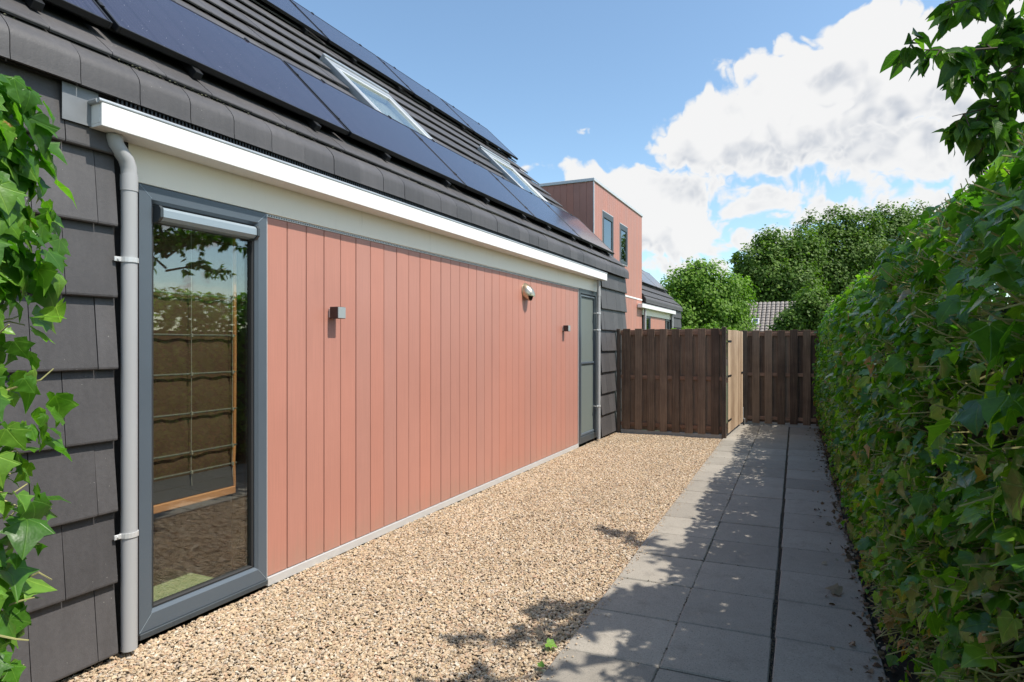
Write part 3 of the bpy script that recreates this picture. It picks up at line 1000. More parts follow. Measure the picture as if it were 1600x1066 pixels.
def downpipe(parent, x, y, ztop, zbot, r, elbow=True, brackets=()):
    mb = MB()
    if elbow:
        gx, gyy = x + 0.005, y - 0.07
        pts = [(gx, gyy, ztop)]
        pts += [(gx, gyy, ztop - 0.02), (gx, gyy + 0.006, ztop - 0.045), (gx, gyy + 0.028, ztop - 0.075), (gx, y - 0.018, ztop - 0.105), (x, y - 0.003, ztop - 0.14), (x, y, ztop - 0.18), (x, y, zbot)]
    else:
        pts = [(x, y, ztop), (x, y, zbot)]
    mb.tube(pts, r, 18)
    o = mb.build('downpipe', M['pipe'], parent, smooth=True)
    s = MB()
    s.tube([(x, y, ztop - 0.26), (x, y, ztop - 0.18)], r + 0.003, 18)
    s.build('collar', M['pipe'], o, smooth=True)
    for z in brackets:
        b = MB()
        b.tube([(x, y, z - 0.012), (x, y, z + 0.012)], r + 0.005, 18)
        b.box(x - 0.004, x + 0.004, y - r - 0.035, y - r - 0.002, z - 0.012, z + 0.012, 0.002)
        b.tube([(x - 0.07, y - r - 0.02, z), (x + 0.010, y - r - 0.02, z)], 0.005, 8)
        b.build('bracket', M['alu'], o)
    return o
downpipe(house, 0.078, 1.925, 2.587, 0.02, 0.035, True, (1.98, 0.60))
downpipe(house, 0.078, 9.105, 2.587, 0.02, 0.030, False, (2.05, 1.78, 0.55))
MB().box(-0.03, 0.022, 1.885, 1.955, -0.01, 2.60).build('corner_post', M['tile_back'], house)
MB().box(-0.03, 0.022, 9.20, 9.265, -0.01, 2.66).build('corner_post', M['tile_back'], house)

# tall windows
def frame_ring(mb, y0, y1, z0, z1, wl_, wb, wt, xf, xb, ch=0.008):
    """mitred frame: outer rectangle y0..y1, z0..z1 with a chamfered inner edge"""
    o = [(y0, z0), (y1, z0), (y1, z1), (y0, z1)]
    i1 = [(y0 + wl_ - ch * 2, z0 + wb - ch * 2), (y1 - wl_ + ch * 2, z0 + wb - ch * 2), (y1 - wl_ + ch * 2, z1 - wt + ch * 2), (y0 + wl_ - ch * 2, z1 - wt + ch * 2)]
    i2 = [(y0 + wl_, z0 + wb), (y1 - wl_, z0 + wb), (y1 - wl_, z1 - wt), (y0 + wl_, z1 - wt)]
    v = [(xb, *p) for p in o] + [(xf, *p) for p in o] + [(xf, *p) for p in i1] + [(xf - ch * 2.2, *p) for p in i2] + [(xb, *p) for p in i2]
    f = []
    for a in range(4):
        b = (a + 1) % 4
        for q in range(4):
            f.append((q * 4 + a, q * 4 + b, q * 4 + 4 + b, q * 4 + 4 + a))
        f.append((16 + a, 16 + b, b, a))
    mb.add(v, f)
def joint_lines(mb, y0, y1, z0, z1, w, wb, xf):
    for (ya, za, yb, zb) in ((y0, z0, y0 + w, z0 + wb), (y1, z0, y1 - w, z0 + wb), (y0, z1, y0 + w, z1 - w), (y1, z1, y1 - w, z1 - w)):
        mb.tube([(xf, ya, za), (xf, yb, zb)], 0.0012, 4)
wn = MB()
frame_ring(wn, 2.010, 2.798, 0.045, 2.395, 0.078, 0.098, 0.085, 0.018, -0.075)
win = wn.build('window', M['slate'], house)
jl = MB(); joint_lines(jl, 2.012, 2.796, 0.047, 2.393, 0.062, 0.080, 0.0185)
jl.build('mitre_joint', M['cassette'], win)
MB().box(-0.06, 0.030, 2.008, 2.799, 0.012, 0.043, 0.003).build('sill', M['slate2'], win)
bead = MB()
frame_ring(bead, 2.090, 2.718, 0.145, 2.308, 0.012, 0.012, 0.012, -0.006, -0.05, 0.002)
bead.build('glazing_bead', M['rubber'], win)
MB().box(-0.040, -0.028, 2.098, 2.710, 0.153, 2.300).build('pane', M['glass'], win)
cs = MB()
cs.prism([(-0.024, 2.215), (0.030, 2.220), (0.052, 2.238), (0.052, 2.275), (0.040, 2.290), (-0.024, 2.290)], 2.112, 2.695)
cs.build('screen_cassette', M['cassette'], win)
ce = MB()
for (a, b) in ((2.095, 2.111), (2.696, 2.713)):
    ce.prism([(-0.024, 2.205), (0.034, 2.212), (0.058, 2.235), (0.058, 2.280), (0.044, 2.297), (-0.024, 2.297)], a, b)
ce.build('cassette_end', M['slate2'], win)

wn = MB()
frame_ring(wn, 8.394, 9.195, 0.03, 2.395, 0.075, 0.11, 0.08, 0.016, -0.075)
win2 = wn.build('window', M['slate2'], house)
wn = MB()
frame_ring(wn, 8.475, 9.115, 0.145, 2.31, 0.03, 0.03, 0.03, 0.010, -0.03, 0.004)
wn.box(-0.012, 0.011, 8.506, 9.084, 1.245, 1.275, 0.003)
wn.build('screen_frame', M['slate'], win2)
MB().box(-0.016, -0.012, 8.50, 9.09, 0.17, 2.285).build('insect_screen', M['screen'], win2)
MB().box(-0.050, -0.040, 8.47, 9.12, 0.14, 2.315).build('pane', M['glass_dark'], win2)

# roman shade hanging inside the first window
shade = thing('roman_shade', (-0.16, 2.4, 0.58), 'brown roman shade with orange edges hanging inside the tall window', 'window shade')
fb = MB()
zs = [2.34, 1.853, 1.61, 1.38, 1.147, 0.916, 0.80, 0.66]
vs_, fs_ = [], []
ny_, nz_ = 22, 60
for i in range(nz_ + 1):
    z = 2.34 - (2.34 - 0.655) * i / nz_
    for j in range(ny_ + 1):
        y = 1.93 + (2.690 - 1.93) * j / ny_
        # belly between the rods
        k = max(q for q in range(len(zs)) if zs[q] >= z - 1e-6)
        t = 0 if k == len(zs) - 1 else (zs[k] - z) / (zs[k] - zs[k + 1])
        x = -0.165 + 0.012 * math.sin(math.pi * min(t, 1)) * (0.6 + 0.4 * math.sin(y * 31 + k * 2)) + 0.004 * math.sin(y * 47 + z * 3)
        vs_.append((x, y, z))
for i in range(nz_):
    for j in range(ny_):
        a = i * (ny_ + 1) + j
        fs_.append((a, a + 1, a + ny_ + 2, a + ny_ + 1))
fb.add(vs_, fs_)
fb.build('fabric', M['fabric'], shade, smooth=True)
for z in zs[1:7]:
    MB().tube([(-0.140, 1.93, z + 0.002), (-0.140, 2.34, z), (-0.140, 2.708, z + 0.001)], 0.006, 8).build('rod', M['rod'], shade, smooth=True)
for y in (2.02, 2.40, 2.67):
    MB().tube([(-0.135, y, 2.33), (-0.134, y + 0.002, 1.4), (-0.135, y, 0.80), (-0.133, y + 0.004, 0.72)], 0.0022, 6).build('cord', M['cord'], shade)
    rg_ = MB()
    for z in zs[1:7]:
        rg_.tube([(-0.128, y, z - 0.010), (-0.128, y, z + 0.010)], 0.007, 8)
    rg_.build('cord_rings', M['cord'], shade)
MB().box(-0.150, -0.142, 1.93, 2.690, 0.656, 0.785, 0.003).build('hem_panel', simple('hem_fabric', (0.10, 0.085, 0.080), 0.9, 0.2, 5), shade)
MB().box(-0.172, -0.135, 1.93, 2.700, 0.605, 0.654, 0.006).build('hem_bar', M['tape'], shade)  # hem in the orange that paints sunlight
MB().tube([(-0.150, 2.696, 2.33), (-0.145, 2.698, 1.5), (-0.148, 2.694, 0.92), (-0.143, 2.684, 0.81), (-0.150, 2.696, 0.65)], 0.012, 8).build('side_tape', M['tape'], shade)  # added strip coloured as the sunlit side of the fabric
gm = MB().box(-0.74, -0.090, 2.02, 2.66, 0.0415, 0.060, 0.006).build('floor_mat', M['green_mat'])
tag(gm, 'pale green mat on the floor behind the tall glass pane', 'mat')

# ------------------------------------------------------------------ solar panels
PW, PH = 1.66, 1.00
pf = MB()
for (a, b, c, d) in ((0, 0.012, 0, PH), (PW - 0.012, PW, 0, PH), (0.0122, PW - 0.0122, 0, 0.012), (0.0122, PW - 0.0122, PH - 0.012, PH)):
    pf.box(a, b, c, d, -0.036, 0, 0.0015)
pframe_me = pf.mesh('panel_frame', M['black'])
pcell_me = MB().box(0.012, PW - 0.012, 0.012, PH - 0.012, -0.010, -0.0035).mesh('panel_cells', M['solar'])
rl = MB().box(-0.022, 0.022, -0.055, PH + 0.03, -0.082, -0.0365, 0.002)
rail_me = rl.mesh('panel_rail', M['black'])
rc_me = MB().box(-0.019, 0.019, -0.058, -0.0552, -0.079, -0.0395).mesh('rail_cap', M['alu'])
hk = MB()
hk.box(-0.016, 0.016, 0.0, 0.030, -0.118, -0.0825, 0.002)
hk.box(-0.016, 0.016, -0.035, 0.0, -0.090, -0.0835, 0.001)
hook_me = hk.mesh('roof_hook', M['zinc'])
clamp_me = MB().box(-0.012, 0.012, -0.02, 0.02, -0.02, 0.006, 0.002).mesh('clamp', M['black'])
def solar(y0, D, label, group, xo=0.0, detail=True):
    o = roof_pt(D, y0, -0.011, xo)
    m = frame_mat(o, EY, E_UP, E_OUT)
    t = thing('solar_panel', tuple(o), label, 'solar panel', group)
    link('frame', pframe_me, t, m)
    link('cells', pcell_me, t, m)
    if detail:
        for u in (0.43, 1.34):
            mm = m @ Matrix.Translation((u, 0, 0))
            r_ = link('rail', rail_me, t, mm)
            link('end_cap', rc_me, r_, mm)
            link('hook', hook_me, r_, mm)
        for (u, v) in ((-0.005, 0.2), (-0.005, 0.8)):
            link('clamp', clamp_me, t, m @ Matrix.Translation((u, v, 0)))
        for u in (0.43, 1.34):
            link('clamp', clamp_me, t, m @ Matrix.Translation((u, PH + 0.004, 0)))
    return t
lowY = [-1.42, 0.26, 1.948, 3.635, 5.31, 6.99, 8.675]
ordl = ['first solar panel of the lower roof row, nearest the camera', 'solar panel above the tall window, lower roof row',
        'solar panel above the wall lamp near the tall window, lower roof row', 'solar panel below the nearer roof window, lower roof row',
        'solar panel of the lower row between the two roof windows', 'last solar panel of the lower row, mirroring the terracotta dormer']
for y, lb in zip(lowY[1:], ordl):
    solar(y, 3.291, lb, 'lower row of solar panels')
upY = [2.20, 3.89, 5.59, 7.28, 8.97]
ordu = ['first solar panel of the upper roof row, cut by the photo edge', 'solar panel of the upper row just left of the nearer roof window',
        'solar panel of the upper row above the nearer roof window', 'solar panel of the upper row between the two roof windows',
        'last solar panel of the upper row, against the sky at the roof end']
for y, lb in zip(upY, ordu):
    solar(y, 5.40, lb, 'upper row of solar panels')

# ------------------------------------------------------------------ wall lamps and vent
def wall_lamp(y, z, label):
    t = thing('wall_lamp', (0, y, z - 0.04), label, 'wall lamp', 'brown box lamps on the board wall')
    MB().box(0.001, 0.016, y + 0.006, y + 0.074, z - 0.035, z + 0.032, 0.002).build('wall_plate', M['alu'], t)
    MB().box(0.0165, 0.092, y, y + 0.080, z - 0.043, z + 0.043, 0.003).build('housing', M['lamp_brown'], t)
    MB().box(0.0922, 0.096, y + 0.003, y + 0.077, z - 0.040, z + 0.040, 0.001).build('front_glass', M['lamp_glass'], t)
wall_lamp(3.34, 1.785, 'square brown wall lamp on the terracotta boards beside the tall window')
wall_lamp(7.76, 1.775, 'small brown wall lamp on the boards below the steel vent, near the far window')
vent = thing('vent_cowl', (0, 6.58, 2.1), 'round stainless steel vent cowl high on the terracotta board wall', 'vent')
vv_, vf_ = [], []
nr, ns = 10, 20
for i in range(nr + 1):
    ph = math.pi / 2 * i / nr
    rr_ = 0.088 * math.cos(ph) ** 0.8
    xx = 0.125 * math.sin(ph)
    for k in range(ns):
        a = 2 * math.pi * k / ns
        zz = math.sin(a) * rr_ * 1.18 + 0.10 * (-0.55) * math.sin(ph)
        vv_.append((0.002 + xx, 6.58 + math.cos(a) * rr_, 2.205 + zz))
for i in range(nr):
    for k in range(ns):
        k2 = (k + 1) % ns
        mid = 2 * math.pi * (k + 0.5) / ns
        if i >= 4 and i < 9 and math.sin(mid) < -0.35: continue      # open mouth at the underside
        vf_.append((i * ns + k, i * ns + k2, (i + 1) * ns + k2, (i + 1) * ns + k))
vm = MB().add(vv_, vf_)
vm.build('hood', M['steel'], vent, smooth=True)
MB().tube([(0.002, 6.58, 2.19), (0.05, 6.58, 2.18)], 0.066, 18).build('duct', M['hole'], vent)
MB().tube([(0.0015, 6.58, 2.205), (0.006, 6.58, 2.205)], 0.1, 24).build('flange', M['steel'], vent)

# ------------------------------------------------------------------ neighbouring house with dormer
NX = -1.33
nb = thing('house', (-4.7, 17.5, 0), 'neighbouring house with a boxy terracotta dormer behind the near roof', 'house')
ND0, ND1, ND2 = 12.8, 17.0, 22.4
nw = MB()
nw.box(NX - 0.3, NX - 0.03, ND0 + 0.05, ND2 - 0.05, -0.05, 2.78)
for y in (ND0 + 0.03, ND2 - 0.28):
    nw.prism([(NX - 6.2, -0.05), (NX - 0.31, -0.05), (NX - 0.31, 2.8), (NX - 2.95, 5.55), (NX - 6.2, 2.8)], y, y + 0.24)
nw.build('wall', M['brick'], nb)
nroof = MB()
nroof.prism([(rd0.x + NX, rd0.z), (rd1.x + NX, rd1.z), (rd1.x - 3.05 + NX, rd0.z - 0.1), (rd1.x - 3.05 + NX, rd0.z - 0.22), (rd1.x + NX, rd1.z - 0.12), (rd0.x + NX, rd0.z - 0.12)], ND1 + 0.01, ND2 - 0.02)
nroof = nroof.build('roof', M['tile_back'], nb)
nr_ = MB()
for k in range(ncourse):
    D = 3.232 + k * TEX * CA
    y0 = ND1 + 0.03
    e = ND2 - (0.0 if k % 2 else TW / 2)
    while e > y0:
        a = max(y0, e - TW)
        add_tile(nr_, tile_matrix(roof_pt(D, a, -0.193, NX), E_UP, E_OUT, (e - a) / TW))
        e = a
stuff(nr_.build('tiles', M['tile'], nroof))
kp2 = MB()
y = ND2
while y > ND1 + 0.05:
    a = max(y - TW, ND1 + 0.03)
    kp2.prism(knee_profile(NX), a, y - 0.0035)
    y = a
stuff(kp2.build('knee_tiles', M['tile'], nroof))
tile_wall(nb, NX, 20.85, ND2, lambda a, b, z: False)
# dormer box
Dz = 5.30
DX = NX
dm = MB()
dm.box(DX - 3.2, DX - 0.025, ND0 + 0.025, ND1 - 0.025, 2.90, Dz - 0.03)
dm.box(DX - 0.20, DX - 0.025, ND0 + 0.025, ND1 - 0.025, -0.04, 2.80)
dm = dm.build('dormer', M['tile_back'], nb)
cap = MB()
cap.box(DX - 3.22, DX + 0.028, ND0 - 0.028, ND1 + 0.028, Dz - 0.028, Dz + 0.045, 0.006)
cap.build('roof_edge', M['alu'], dm)
MB().box(DX - 0.012, DX + 0.010, ND0 - 0.010, ND0 + 0.022, 2.86, Dz - 0.029, 0.002).build('corner_trim', M['alu'], dm)
MB().box(DX - 0.02, DX + 0.012, ND0, ND1, 2.815, 2.86, 0.002).build('water_strip', M['white'], dm)
wins = [(13.41, 14.22, 3.62, 4.72), (14.80, 15.47, 3.66, 4.68)]
def nboard(y0, y1, z0, z1):
    b = MB()
    b.add([(DX - 0.02, y0, z0), (DX - 0.004, y0, z0), (DX, y0 + 0.004, z0), (DX, y1 - 0.008, z0), (DX - 0.004, y1 - 0.004, z0), (DX - 0.02, y1 - 0.004, z0),
           (DX - 0.02, y0, z1), (DX - 0.004, y0, z1), (DX, y0 + 0.004, z1), (DX, y1 - 0.008, z1), (DX - 0.004, y1 - 0.004, z1), (DX - 0.02, y1 - 0.004, z1)],
          [(i, (i + 1) % 6, 6 + (i + 1) % 6, 6 + i) for i in range(6)] + [tuple(range(6)), tuple(range(6, 12))])
    b.build('board', M['board'], dm)
y = ND0 + 0.024
while y < ND1 - 0.02:
    y1 = min(y + 0.163, ND1)
    zl = [(0.03, 2.812), (2.862, Dz - 0.029)]
    for (a, b, c, d) in wins:
        if y1 > a + 0.01 and y < b - 0.01:
            zl = [(0.03, 2.812), (2.862, c - 0.02), (d + 0.02, Dz - 0.029)]
            # narrow slivers beside the frame
            if y < a - 0.02: nboard(y, a - 0.021, c - 0.02, d + 0.02)
            if y1 > b + 0.03: nboard(b + 0.021, y1, c - 0.02, d + 0.02)
    for (c, d) in zl: nboard(y, y1, c, d)
    y = y1
# side boards of the dormer, facing the near roof
x = DX - 0.014
while x > DX - 3.1:
    x0 = x - 0.163
    MB().box(x0 + 0.004, x, ND0 - 0.002, ND0 + 0.02, 2.905, Dz - 0.029, 0.003).build('board', M['board'], dm)
    x = x0
for (a, b, c, d) in wins:
    fr = MB(); frame_ring(fr, a - 0.018, b + 0.018, c - 0.018, d + 0.018, 0.02, 0.02, 0.02, DX + 0.012, DX - 0.022, 0.002)
    wq = fr.build('window', M['alu'], dm)
    fr = MB(); frame_ring(fr, a + 0.003, b - 0.003, c + 0.003, d - 0.003, 0.085, 0.085, 0.15, DX + 0.020, DX - 0.022, 0.008)
    fr.build('frame', M['slate2'], wq)
    MB().box(DX - 0.010, DX - 0.002, a + 0.086, b - 0.086, c + 0.086, d - 0.151).build('pane', M['glass_dark'], wq)
# lower front beyond the dormer
fs = MB().box(NX - 0.03, NX + 0.016, ND1 + 0.03, 20.85, 2.400, 2.66, 0.003).build('fascia', M['cream'], nb)
g2 = MB(); g2.box(NX + 0.018, NX + 0.168, ND1 - 0.55, 20.95, 2.588, 2.70, 0.004)
g2 = g2.build('gutter', M['white'], nb)
MB().tube([(NX + 0.158, ND1 - 0.56, 2.706), (NX + 0.158, 20.96, 2.706)], 0.013, 8).build('zinc_edge', M['zinc'], g2)
downpipe(nb, NX + 0.08, ND1 + 0.06, 2.587, 0.0, 0.035, False)
downpipe(nb, NX + 0.08, 20.78, 2.587, 0.0, 0.035, False)
nc = MB().box(NX - 0.029, NX - 0.020, 18.0, 20.0, 0.0, 2.40).build('cladding', M['tile_back'], nb)
y = 18.02
while y < 19.98:
    y1 = min(y + 0.163, 20.0)
    MB().box(NX - 0.019, NX, y, y1 - 0.004, 0.05, 2.385, 0.003).build('board', M['board'], nc)
    y = y1
for (a, b) in ((17.12, 17.98), (20.02, 20.72)):
    fr = MB(); frame_ring(fr, a, b, 0.04, 2.395, 0.08, 0.1, 0.08, NX + 0.016, NX - 0.03)
    wq = fr.build('window', M['slate2'], nb)
    MB().box(NX - 0.018, NX - 0.010, a + 0.075, b - 0.075, 0.135, 2.32).build('pane', M['glass_dark'], wq)
for i, y in enumerate((17.15, 18.84, 20.53)):
    solar(y, 3.291 + 0.35, ['solar panel on the neighbouring roof right beside the dormer', 'middle solar panel on the neighbouring roof', 'solar panel at the far end of the neighbouring roof'][i], 'solar panels on the neighbouring roof', NX, detail=False)

# ------------------------------------------------------------------ timber fences and gate
def board_fence(x0, x1, y, z0, z1, label, posts, npair, yaw=0.0):
    t = thing('board_fence', ((x0 + x1) / 2, y, 0), label, 'fence', 'dark timber fence panels')
    pitch = (x1 - x0) / npair
    fw = pitch * 0.60
    for z in (z0 + 0.10, z0 + (z1 - z0) * 0.525, z1 - 0.075):
        MB().box(x0, x1, y - 0.014, y + 0.016, z - 0.033, z + 0.033, 0.003).build('rail', M['wood_rail'], t)
    for k in range(npair):
        a = x0 + (k + 0.5) * pitch - fw / 2 + random.uniform(-0.004, 0.004)
        dz = random.uniform(-0.006, 0.006)
        b = MB().box(a, a + fw, y - 0.034, y - 0.0155, z0 + dz, z1 + dz, 0.003)
        b.build('board', M['wood_dark'], t)
    for k in range(npair + 1):
        a = x0 + k * pitch - fw / 2
        b0, b1 = max(a, x0), min(a + fw, x1)
        dz = random.uniform(-0.006, 0.006)
        MB().box(b0, b1, y + 0.0175, y + 0.036, z0 + dz, z1 - 0.012 + dz, 0.003).build('board', M['wood_dark'], t)
    for (px, w_, zt) in posts:
        p_ = MB().box(px - w_ / 2, px + w_ / 2, y - w_ * 0.6, y + w_ * 0.5, -0.1, zt, 0.005).build('post', M['wood_post'], t)
    MB().box(x0, x1, y - 0.025, y + 0.025, -0.05, 0.054, 0.004).build('gravel_board', M['concrete'], t)
    return t
board_fence(0.15, 1.89, 10.10, 0.055, 1.815, 'dark brown timber fence panel closing the gravel strip beside the house corner', ((0.11, 0.06, 1.82), (1.925, 0.07, 1.835)), 8)
board_fence(1.93, 4.2, 12.05, 0.03, 1.815, 'brown timber fence panel at the end of the paved path, beside the ivy hedge', ((1.89, 0.07, 1.82),), 10)

gate = thing('gate', (1.95, 10.9, 0), 'sunlit timber gate leaf standing open along the path, caster at its foot', 'gate')
ga = Vector((1.968, 10.145, 0)); gbv = Vector((2.03, 11.80, 0))
gd = (gbv - ga).normalized(); gn = Vector((gd.y, -gd.x, 0))
GM = frame_mat(ga, gd, -gn, Vector((0, 0, 1)))          # local x along the leaf, -y faces the path
GL = (gbv - ga).length
ngb = 11
for k in range(ngb):
    a = GL * k / ngb
    dz = random.uniform(-0.005, 0.005)
    MB().box(a + 0.004, a + GL / ngb - 0.004, -0.020, 0.0, 0.07 + dz, 1.79 + dz, 0.004, mat=GM).build('board', M['wood_gate'], gate)
for z in (0.18, 0.95, 1.68):
    MB().box(0.0, GL, 0.0012, 0.032, z - 0.04, z + 0.04, 0.004, mat=GM).build('rail', M['wood_dark'], gate)
for z in (0.28, 1.02, 1.60):
    MB().box(-0.03, 0.30, -0.026, -0.0205, z - 0.016, z + 0.016, 0.001, mat=GM).build('strap_hinge', M['black'], gate)
la = MB(); la.box(GL - 0.22, GL - 0.02, -0.034, -0.0205, 1.0, 1.03, 0.002, mat=GM); la.build('latch', M['black'], gate)
ca_ = MB()
ca_.box(GL + 0.002, GL + 0.03, -0.03, 0.0, 0.10, 0.34, 0.003, mat=GM)
ca_.box(GL - 0.01, GL + 0.055, -0.055, -0.0505, 0.03, 0.13, 0.001, mat=GM)
ca_.box(GL - 0.01, GL + 0.055, -0.0225, -0.0208, 0.03, 0.13, 0.001, mat=GM)
ca_.box(GL - 0.01, GL + 0.055, -0.05, -0.023, 0.122, 0.132, 0.001, mat=GM)
ca_ = ca_.build('caster', M['zinc'], gate)
cw = GM @ Vector((GL + 0.022, -0.037, 0.041)); 
MB().tube([cw - gn * 0.011, cw + gn * 0.011], 0.041, 18).build('wheel', M['rubber'], ca_, smooth=True)
MB().tube([cw - gn * 0.016, cw + gn * 0.016], 0.018, 12).build('rim', M['alu'], ca_, smooth=True)

# ------------------------------------------------------------------ leaves
def ivy_outline():
    half = [(0.10, -0.10), (0.30, -0.13), (0.50, 0.02), (0.40, 0.20), (0.60, 0.42), (0.36, 0.52), (0.22, 0.72), (0.0, 1.02)]
    return half
def leaf_template(kind, fold=0.18, droop=0.2, wob=0.0, seed=0):
    """triangulated leaf in local space: x across, y base to tip, z up"""
    r_ = random.Random(seed)
    if kind == 'ivy':
        h = ivy_outline()
        spine = [(0, 0.0), (0, 0.16), (0, 0.36), (0, 0.62)]
        v = [(0, y) for _, y in spine] + h + [(-x, y) for x, y in h[:-1]]
        nH = len(h)
        tip = 4 + nH - 1
        Rr = [4 + i for i in range(nH - 1)]; Ll = [tip + 1 + i for i in range(nH - 1)]
        tri = []
        for S, sgn in ((Rr, 1), (Ll, -1)):
            q = [(0, S[0], S[1]), (0, S[1], 1), (1, S[1], S[2]), (1, S[2], S[3]), (1, S[3], 2), (2, S[3], S[4]), (2, S[4], S[5]), (2, S[5], 3), (3, S[5], S[6]), (3, S[6], tip)]
            tri += q if sgn > 0 else [(a, c, b) for a, b, c in q]
    else:
        ys = [0.0, 0.12, 0.32, 0.58, 0.82, 1.0]
        ws = [0.0, 0.15, 0.25, 0.24, 0.12, 0.0]
        v = [(0, y) for y in ys]
        for i in range(1, 5): v.append((ws[i], ys[i] - 0.02))
        for i in range(1, 5): v.append((-ws[i], ys[i] - 0.02))
        tri = []
        for base, sgn in ((6, 1), (10, -1)):
            q = [(0, base, 1)]
            for i in range(3):
                q += [(1 + i, base + i, base + i + 1), (1 + i, base + i + 1, 2 + i)]
            q += [(4, base + 3, 5)]
            tri += q if sgn > 0 else [(a, c, b) for a, b, c in q]
    out = []
    for (x, y) in v:
        jx = r_.uniform(-wob, wob); jy = r_.uniform(-wob, wob)
        if x == 0: jx = 0
        z = fold * abs(x) - droop * y * y - 0.15 * x * x * 2 + r_.uniform(-wob, wob) * 0.7
        out.append((x + jx, y + jy, z))
    return np.array(out, dtype=np.float64), np.array(tri, dtype=np.int64)

def leaf_mesh(name, tv, tf, mat, tint):
    me = bpy.data.meshes.new(name)
    me.from_pydata([tuple(p) for p in tv], [], [tuple(int(i) for i in t) for t in tf])
    me.materials.append(mat)
    at_ = me.attributes.new('tint', 'FLOAT', 'POINT')
    at_.data.foreach_set('value', np.full(len(tv), tint, dtype=np.float32))
    lc = me.attributes.new('lco', 'FLOAT_VECTOR', 'POINT'); lc.data.foreach_set('vector', np.asarray(tv, dtype=np.float32).ravel())
    me.shade_smooth()
    return me
def leaf_cloud(name, mats, temps, mat, tints):
    """join many leaves (list of (4x4 numpy, template index)) into one mesh"""
    vs, fs, ts, ls = [], [], [], []
    off = 0
    for (m, k), t in zip(mats, tints):
        tv, tf = temps[k]
        vs.append(tv @ m[:3, :3].T + m[:3, 3])
        fs.append(tf + off)
        ts.append(np.full(len(tv), t)); ls.append(tv)
        off += len(tv)
    V = np.concatenate(vs); F = np.concatenate(fs); T = np.concatenate(ts).astype(np.float32)
    me = bpy.data.meshes.new(name)
    me.vertices.add(len(V)); me.vertices.foreach_set('co', V.astype(np.float32).ravel())
    me.loops.add(F.size); me.loops.foreach_set('vertex_index', F.astype(np.int32).ravel())
    me.polygons.add(len(F))
    me.polygons.foreach_set('loop_start', np.arange(0, F.size, F.shape[1], dtype=np.int32))
    me.update(calc_edges=True)
    me.materials.append(mat)
    at_ = me.attributes.new('tint', 'FLOAT', 'POINT'); at_.data.foreach_set('value', T)
    lc = me.attributes.new('lco', 'FLOAT_VECTOR', 'POINT'); lc.data.foreach_set('vector', np.concatenate(ls).astype(np.float32).ravel())
    me.shade_smooth()
    return me
def orient(p, normal, tip, size):
    n = normal.normalized()
    t = tip - n * tip.dot(n)
    if t.length < 1e-4: t = n.orthogonal()
    t.normalize()
    x = t.cross(n)
    m = np.eye(4)
    for i in range(3):
        m[i, 0] = x[i] * size; m[i, 1] = t[i] * size; m[i, 2] = n[i] * size; m[i, 3] = p[i]
    return m
def rv(s=1.0):
    return Vector((random.gauss(0, s), random.gauss(0, s), random.gauss(0, s)))
IVY = [leaf_template('ivy', f, d, wv, i) for i, (f, d, wv) in enumerate(((0.18, 0.20, 0.05), (0.38, 0.28, 0.06), (-0.16, 0.34, 0.06), (0.08, 0.14, 0.06), (0.50, 0.42, 0.05), (0.14, 0.60, 0.07), (0.62, 0.15, 0.06), (-0.30, 0.10, 0.06)))]
CH = [leaf_template('cherry', f, d, 0.012, 20 + i) for i, (f, d) in enumerate(((0.35, 0.2), (0.55, 0.3), (0.2, 0.35), (0.7, 0.15)))]

def screen_size(p, size):
    q = proj(p)
    if q is None or q[0] < -40 or q[0] > 1640 or q[1] < -40 or q[1] > 1106: return 0
    return size / q[2]
def split_leaves(parent, leaves, temps, mat, nmax, cloudname, ntint=6):
    """the leaves that show largest become parts of their own, the rest one mass"""
    order = sorted(range(len(leaves)), key=lambda i: -leaves[i][3])
    big = set(i for i in order[:nmax] if leaves[i][3] > 0)
    meshes = {}
    for i in big:
        m, k, t, _ = leaves[i]
        tq = min(ntint - 1, int(t * ntint))
        key = (k, tq)
        if key not in meshes:
            meshes[key] = leaf_mesh('leaf', temps[k][0], temps[k][1], mat, (tq + 0.5) / ntint)
        link('leaf', meshes[key], parent, Matrix([list(r_) for r_ in m]))
    rest = [leaves[i] for i in range(len(leaves)) if i not in big]
    if rest:
        me = leaf_cloud(cloudname, [(a, b) for a, b, _, _ in rest], temps, mat, [c for _, _, c, _ in rest])
        stuff(link(cloudname, me, parent))

# ------------------------------------------------------------------ ivy hedge along the path
HP = [(0.50, 0.0), (0.45, 0.25), (0.42, 0.7), (0.41, 1.2), (0.42, 1.6), (0.45, 1.85), (0.52, 2.04), (0.64, 2.17), (0.80, 2.22), (0.98, 2.18), (1.10, 2.0), (1.16, 1.6), (1.18, 0.0)]
seglen = [0.0]
for a, b in zip(HP[:-1], HP[1:]):
    seglen.append(seglen[-1] + math.hypot(b[0] - a[0], b[1] - a[1]))
def hedge_pt(s, u):
    """u = arc length over the cross section; returns point and outward normal"""
    i = 0
    while i < len(seglen) - 2 and seglen[i + 1] < u: i += 1
    t = (u - seglen[i]) / (seglen[i + 1] - seglen[i])
    L = HP[i][0] + (HP[i + 1][0] - HP[i][0]) * t
    z = HP[i][1] + (HP[i + 1][1] - HP[i][1]) * t
    dL, dz = HP[i + 1][0] - HP[i][0], HP[i + 1][1] - HP[i][1]
    d = math.hypot(dL, dz)
    nL, nz = -dz / d, dL / d
    w_ = 0.07 * mnoise.noise(Vector((s * 0.9, u * 0.9, 4.2))) + 0.045 * mnoise.noise(Vector((s * 2.6, u * 2.6, 9.7)))
    n = PN * nL + Vector((0, 0, nz))
    hz = 1.0 + 0.03 * mnoise.noise(Vector((s * 0.5, 0, 2.2))) - 0.035 * max(0.0, min(1.0, (2.6 - s) / 1.5))
    return pp(s, L, z * hz) + n * w_, n
